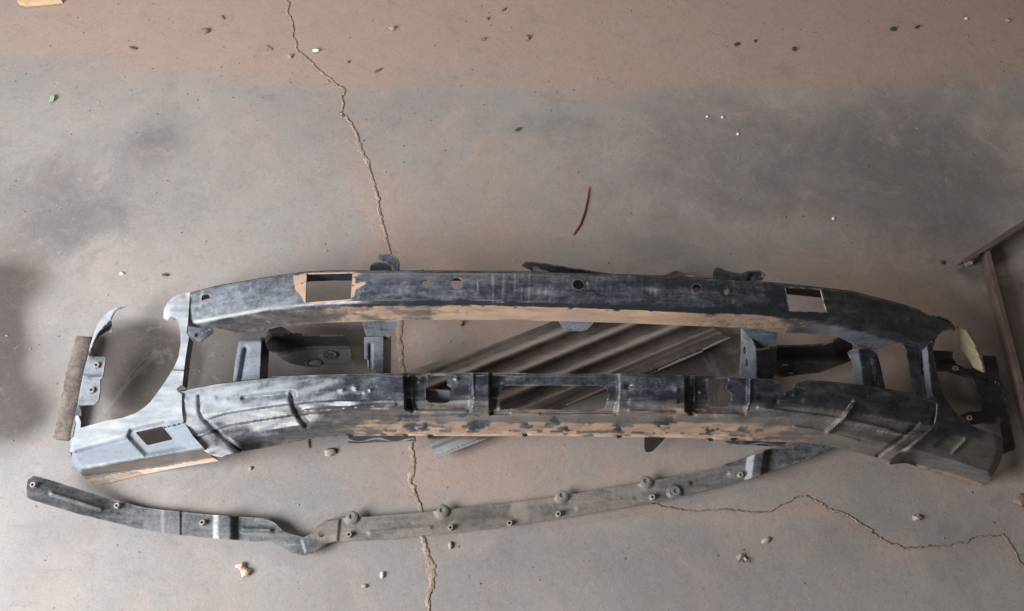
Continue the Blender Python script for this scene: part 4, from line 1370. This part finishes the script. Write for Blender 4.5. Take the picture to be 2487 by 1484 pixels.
def z_strip(u, v):
    z = ZST(u)
    z = z + .016 * smst(u, 517, 531) * smst(u, 579, 557)
    bl = F((2190, 1170), (2130, 985))
    bu = seg_dist(u, v, F((2220, 1165), (2145, 985)), True)
    z = z + .018 * smst(-bu, -16, 2) * 0
    q = (u - 1812) + (v - 1135) * .12
    z = z + .018 * smst(q, -2, 18) * smst(q, 56, 36)
    for pts, w, d in [(Pp((480, 325), (930, 465)), 5, -.006), (Q((1180, 690), (1730, 640)), 6, -.004), (R((860, 465), (1360, 375)), 6, -.004), (R((1920, 235), (2230, 155)), 7, .006),
                      (Pp((2250, 660), (2487, 665)), 7, -.004), (Q((0, 655), (260, 665)), 6, -.004)]:
        z = z + groove(u, v, pts, w, d)
    # lapped doubler plate near the left and the stepped knee
    z = z + .003 * smst(u, 393, 397) * smst(u, 440, 437)
    z = z + .004 * smst(poly_sd(u, v, Q((545, 750), (700, 640), (760, 580), (900, 560), (880, 770), (780, 790), (680, 870), (580, 870))), -3, 3)
    for f, x, y in ((Q, 1010, 540), (Q, 1845, 485), (R, 710, 345), (R, 1485, 215), (R, 1755, 315)):
        p = f((x, y))[0]
        r = np.hypot(u - p[0], v - p[1])
        z = z + .006 * smst(r, 22, 13)
    return z


def mud_strip(u, v):
    mval = .12 + .0 * u
    for c, rx, ry, a in [((1000, 1290), 150, 40, .45), ((800, 1295), 60, 40, .5), ((1262, 1240), 22, 40, .9), ((1420, 1215), 160, 40, .4), ((1560, 1180), 60, 40, .4)]:
        mval = mval + a * np.exp(-((u - c[0]) / rx) ** 2 - ((v - c[1]) / ry) ** 2)
    return mval


strip = thing('mounting_strip', 'long bent grey steel strip with nuts lying in front of the bumper', 'metal strip', tuple(P(1000, 1270, 0)))
sh = [eK(Q, 728, 703, 30, 30, K2)]
for f, x, y in ((Q, 1008, 540), (Q, 1842, 483), (R, 710, 345), (R, 1485, 213), (R, 1760, 305)):
    sh.append(eK(f, x, y, 19, 19, K2))
m = Mesh()
m.sheet(ST + SB[::-1], z_strip, sh, .0028, 3.4, {
    'mud': mud_strip, 'film': lambda u, v: np.interp(u, [300, 700, 800, 1300, 1700, 1900], [.06, .10, .62, .62, .45, .15]),
    'pale': lambda u, v: (.8 + .5 * vnoise(u, v, .02, .06, 3)) * smst(u, 514, 521) * smst(u, 534, 527) + .7 * smst((u - 1812) + (v - 1135) * .12, -4, 1) * smst((u - 1812) + (v - 1135) * .12, 20, 15),  # glare on the raised ramps is painted in
    'dust': lambda u, v: np.interp(u, [60, 240, 300, 700, 850, 1100, 1500, 1650, 1750, 2050], [.40, .40, .42, .42, .56, .56, .58, .48, .42, .40])
    - .45 * np.exp(-((u - 1180) / 90) ** 2 - ((v - 1255) / 30) ** 2)})
band = m.build('strip_band', STRIP, strip)
proto = None
for f, x, y in ((Pp, 325, 248), (Pp, 1095, 440), (Pp, 1880, 595), (Q, 990, 705), (Q, 1922, 640), (Q, 2465, 600), (R, 675, 515), (R, 1540, 360), (R, 2350, 155)):
    p = f((x, y))[0]
    c = P(p[0], p[1] + 2, float(z_strip(np.array([p[0]]), np.array([p[1]]))[0]) - .001)
    o = Mesh().ring(c, .0030, .0064, .011, 12, x * .7, 6).build('weld_nut', NUT, strip)
for f, x, y in ((Q, 1008, 540), (Q, 1842, 483), (R, 710, 345), (R, 1485, 213), (R, 1760, 305)):
    p = f((x, y))[0]
    c = P(p[0], p[1], float(z_strip(np.array([p[0]]), np.array([p[1]]))[0]) - .002)
    Mesh().ring(c, .0050, .0095, .003, 20, att={'dust': .9, 'film': .5}).build('eyelet', STRIP, strip)

# ------------------------------------------------------------------ rusty bar by the left end
m = Mesh()
bar = [(p[0] + 2.2 * noise.noise(Vector((p[0] * .12, p[1] * .09, 3))) * 1.6, p[1]) for p in densify([(186, 815), (208, 817), (226, 818), (208, 900), (196, 985), (183, 1062), (165, 1068), (132, 1066), (134, 1040), (146, 985), (160, 905), (176, 850)], 5)]
m.sheet(bar, lambda u, v: .020 + .014 * np.sqrt(np.clip(1 - (seg_dist(u, v, [(203, 810), (150, 1075)]) / 27) ** 2, 0.02, 1)), [], .012, 3.5)
o = m.build('rusty_bar', RUST_BAR, loc=tuple(P(175, 940, 0)))
tag(o, 'short rough rusty steel bar lying beside the pale end of the bumper', 'steel bar')

# ------------------------------------------------------------------ angle iron frame at right
frame = thing('angle_iron_frame', 'thin rusty brown angle iron frame at the right edge of the floor', 'metal frame', tuple(P(2420, 700, 0)))


def angle_bar(p0, p1, w, h, name, side):
    p0, p1 = np.asarray(p0), np.asarray(p1)
    t = (p1 - p0)
    t[2] = 0
    t /= np.linalg.norm(t)
    s = np.array([-t[1], t[0], 0]) * side
    k = .004
    prof = [(0, 0), (w, 0), (w, -k), (k, -k), (k, -h), (0, -h)]
    mm = Mesh()
    V = []
    for q in (p0, p1):
        for a_, b_ in prof:
            V.append(q + s * a_ + np.array([0, 0, b_]))
    n = len(prof)
    Fc = [(i, (i + 1) % n, n + (i + 1) % n, n + i) for i in range(n)] + [tuple(range(n))[::-1], tuple(range(n, 2 * n))]
    mm._add(V, Fc)
    return mm.build(name, RUST_ANGLE, frame, smooth=False)


angle_bar(P(2338, 630, .040), P(2560, 488, .040), .011, .032, 'angle_bar', -1)
angle_bar(P(2392, 604, .036), P(2530, 1150, .036), .011, .028, 'angle_bar', 1)
pc = P(2346, 640, .0)
Mesh().stone(pc + np.array([0, 0, .012]), .014, 2, (1, .8, .9), .5, 4).build('weld_lump', PALE_STONE, frame)

# ------------------------------------------------------------------ small things on the floor
def lump(name, label, cat, uv, r, mat, sq=(1, 1, .7), rough=.35, seed=1, rot=0.0, group=None):
    c = P(uv[0], uv[1], 0.0)
    mm = Mesh().stone((0, 0, r * sq[2] * .5), r, 2, sq, rough, seed)
    o = mm.build(name, mat, angle=50)
    o.location = c
    o.rotation_euler = (0, 0, rot)
    return tag(o, label, cat, group)


def flake(name, label, cat, pts, mat, z=.004, group=None, thick=.0012, tilt=0.0):
    pts = list(pts)
    c0 = np.mean(np.array(pts), 0)
    mm = Mesh()
    mm.sheet(pts, lambda u, v: z + tilt * (u - c0[0]) * .001 + (.0012 * np.sin(u * .8) * np.cos(v * .7) if z < .01 else 0 * u), [], thick, 2.0)
    o = mm.build(name, mat, loc=tuple(P(c0[0], c0[1], 0)))
    return tag(o, label, cat, group)


def stick(name, label, cat, pts, r, mat, group=None):
    pp = densify(pts, 6, False)
    X = [P(a, b, r + .001) for a, b in pp]
    c = np.mean(np.array(X), 0)
    n = len(X)
    o = Mesh().tube(X, [r * (.6 + .5 * math.sin(math.pi * (i + .5) / n)) for i in range(n)], 8).build(name, mat, loc=(c[0], c[1], 0))
    return tag(o, label, cat, group)


flake('green_leaf', 'small bright green leaf scrap on the floor at far left', 'leaf', T1((345, 715), (352, 690), (362, 672), (378, 668), (384, 682), (378, 705), (366, 716)), LEAF, .007, tilt=.25)
stick('red_twig', 'thin reddish twig lying on bare concrete above the bumper', 'twig', [(1430, 454), (1427, 480), (1419, 515), (1409, 545), (1392, 570)], .0022, TWIG)
flake('board_edge', 'tan board corner poking in at the top left edge', 'board', [(38, -40), (150, -40), (148, 0), (95, 5), (60, 8), (42, 4)], BOARD, .014, thick=.013)
stick('cigarette_butt', 'small white cigarette butt right of the crack near the top', 'cigarette butt', T1((2209, 357), (2250, 355)), .0042, WHITE)
lump('stone', 'pale round stone left of the crack near the white butt', 'stone', T1((2050, 402))[0], .0075, PALE_STONE, seed=2)
lump('mud_clod', 'brown mud clod alone left of the crack near the top', 'mud clod', T1((1450, 225))[0], .0105, BROWN_CLOD, (1.1, .9, .6), .5, 3)
lump('stone', 'pinkish stone right of the crack near the top edge', 'stone', T2((490, 205))[0], .0085, PALE_STONE, (1.1, .8, .8), .4, 5)
flake('stone_chip', 'flat pale chip touching the left side of the crack', 'stone chip', T1((2286, 572), (2310, 568), (2330, 578), (2315, 585), (2292, 582)), PALE_STONE)
stick('dry_straw', 'short dark straw left of the brown clod, near the top left', 'straw', T1((915, 330), (965, 345)), .0022, DARK_CHIP)
stick('dry_straw', 'short straw at the top, right above the brown clod', 'straw', T1((1565, 108), (1585, 135)), .0016, DARK_CHIP)
stick('dry_straw', 'pale brown straw just left of the crack by the white butt', 'straw', T1((1875, 322), (1922, 350)), .0016, BROWN_CLOD)
lump('clay_crumb', 'small brown crumb with a tail, top centre of the floor', 'crumb', T2((1274, 70))[0], .0055, BROWN_CLOD, (1.6, .7, .7), .4, 6, .6)
lump('clay_crumb', 'small brown crumb left of the tailed crumb at top centre', 'crumb', T2((1160, 135))[0], .0055, BROWN_CLOD, (1, 1, .7), .4, 7)
lump('stone', 'small dark-sided stone standing alone at top centre', 'stone', T2((1438, 270))[0], .0080, BROWN_CLOD, (1.2, .8, .8), .4, 8, -.7)
flake('dark_chip', 'dark pointed chip on the grey band above the red twig', 'chip', T2((1352, 918), (1375, 900), (1398, 904), (1385, 918), (1360, 924)), DARK_CHIP)
flake('dark_chip', 'faint brown chip above the dark-sided stone row, top centre', 'chip', T2((1108, 275), (1130, 264), (1155, 268), (1140, 280)), BROWN_CLOD)
stick('dry_straw', 'brown straw bit right of where the crack bends sideways', 'straw', T2((362, 505), (408, 484)), .0026, BROWN_CLOD)
lump('clay_crumb', 'tiny dark crumb above the bend of the crack', 'crumb', T2((175, 440))[0], .005, BROWN_CLOD, seed=10)
lump('clay_crumb', 'curled dark crumb at the upper right of the floor', 'crumb', T3((445, 315))[0], .0065, DARK_CHIP, (1.4, .8, .5), .5, 11, .3)
lump('clay_crumb', 'tiny black crumb right of the curled one, upper right', 'crumb', T3((576, 292))[0], .0045, DARK_CHIP, seed=12)
lump('clay_crumb', 'black jagged crumb between the curled and the round one, upper right', 'crumb', T3((850, 350))[0], .0065, DARK_CHIP, (1, 1, .8), .6, 13)
lump('clay_crumb', 'round dark brown crumb near the upper right corner', 'crumb', T3((1547, 208))[0], .008, DARK_CHIP, (1.1, .8, .7), .4, 14)
stick('dry_straw', 'dark straw bit right of the round dark crumb, upper right', 'straw', T3((1705, 195), (1738, 180)), .0028, DARK_CHIP)
lump('stone', 'pale-tipped crumb at the right edge near the top', 'stone', T3((2358, 148))[0], .0055, PALE_STONE, (1.3, .7, .7), .4, 15, -.5)
lump('white_grain', 'white grain at the far upper right', 'grain', T3((2066, 133))[0], .0036, WHITE, (1.4, .8, .8), .3, 16)
lump('white_grain', 'bright white grain on the dark floor right of the twig', 'grain', WW((288, 346))[0], .0040, WHITE, seed=17)
lump('white_grain', 'left one of two white grains side by side on the grey band', 'grain', T3((237, 825))[0], .0034, WHITE, seed=18)
lump('white_grain', 'right one of two white grains side by side on the grey band', 'grain', T3((345, 830))[0], .0040, WHITE, seed=19)
lump('white_grain', 'white grain below the pair on the grey band', 'grain', T3((455, 948))[0], .0038, WHITE, seed=20)
lump('dark_chip', 'dark speck left of the pale weld lump on the iron frame', 'chip', WW((1542, 847))[0], .0055, DARK_CHIP, seed=21)
lump('stone', 'pale stone below the left half of the lower beam', 'stone', D((558, 940))[0], .0110, PALE_STONE, (1.2, .8, .7), .4, 22)
stick('dry_straw', 'thin dark straw hanging just below the lower beam edge', 'straw', D((358, 815), (366, 900)), .0013, DARK_CHIP)
lump('clay_crumb', 'brown crumb seen through the gap left of the ribbed panel', 'crumb', Cc((1768, 745))[0], .0065, BROWN_CLOD, (.8, 1.1, .8), .4, 23)
mm = Mesh()
c0 = Pp((2250, 1030))[0]
for (x, y, r, q) in ((2228, 1000, .0085, 1), (2248, 1030, .0080, 2), (2275, 1058, .0098, 3)):
    p = Pp((x, y))[0]
    w = P(p[0], p[1], 0.0)
    mm.stone((w[0], w[1], r * .5), r, 2, (1, .9, .8), .5, q * 5)
o = mm.build('nut_shell', SHELL, angle=50, loc=tuple(P(c0[0], c0[1], 0)))
tag(o, 'knobbly tan nut shell on the floor below the strip', 'nut shell')
lump('white_grain', 'white oval grain on the floor left of the crack at the bottom', 'grain', Q((1292, 1080))[0], .0058, WHITE, (.8, 1.2, .8), .3, 24)
lump('white_grain', 'pale angular grain below the white oval grain, bottom', 'grain', Q((1126, 1184))[0], .0050, PALE_STONE, (1.2, .8, .8), .4, 25)
lump('stone', 'small pinkish stone right of the crack below the strip', 'stone', Q((1920, 810))[0], .0065, PALE_STONE, (.8, 1.3, .7), .4, 26)
mm = Mesh()
for pts in (R((2320, 905), (2350, 885), (2372, 900), (2365, 935), (2378, 965), (2350, 970), (2335, 940)), R((2365, 880), (2390, 900), (2438, 968), (2425, 975), (2385, 930))):
    mm.sheet(pts, lambda u, v: .006 + .002 * np.sin(u * .35 + v * .2), [], .0015, 2.0)
o = mm.build('mortar_flake', PALE_STONE, loc=tuple(P(*R((2375, 930))[0], 0)))
tag(o, 'pale curled mortar flake below the thin side crack', 'flake')
lump('stone', 'pale stone with a reddish tail right of the side crack', 'stone', S((1492, 556))[0], .0075, PALE_STONE, (1.2, .8, .8), .5, 27)
lump('stone', 'pale flat stone at the left of the side crack, bottom right', 'stone', S((105, 762))[0], .0068, PALE_STONE, (1.4, .8, .6), .5, 28, .4)
lump('stone', 'reddish stone at the right edge below the dark rim', 'stone', S((2455, 395))[0], .0125, BROWN_CLOD, (1.2, 1, .6), .5, 29)
lump('stone', 'tiny stone just below the front corner of the pale end', 'stone', Pp((2315, 98))[0], .0045, PALE_STONE, seed=30)
lump('white_grain', 'white grain under the left part of the bumper opening', 'grain', A((750, 288))[0], .0042, WHITE, (1.4, .8, .8), .3, 31)
stick('dry_straw', 'dark straw on the floor above the left end of the upper beam', 'straw', A((1118, 292), (1168, 305)), .0026, DARK_CHIP)

# loose grit nobody could count
gm = Mesh()
gd = Mesh()
rr = random.Random(11)
for i in range(420):
    u = rr.uniform(0, PW)
    v = rr.uniform(0, PH)
    if rr.random() < .4:
        v = rr.uniform(0, 260)
    w = P(u, v, 0.0)
    r = rr.choice((.0007, .0008, .0010, .0012, .0018))
    (gd if rr.random() < .45 else gm).stone((w[0], w[1], r * .5), r, 1, (rr.uniform(.7, 1.8), rr.uniform(.7, 1.3), .8), .4, i)
tag(gd.build('loose_grit', BROWN_CLOD, smooth=False), 'fine dark grit scattered over the concrete', kind='stuff')
tag(gm.build('loose_grit', PALE_STONE, smooth=False), 'fine pale grit scattered over the concrete', kind='stuff')
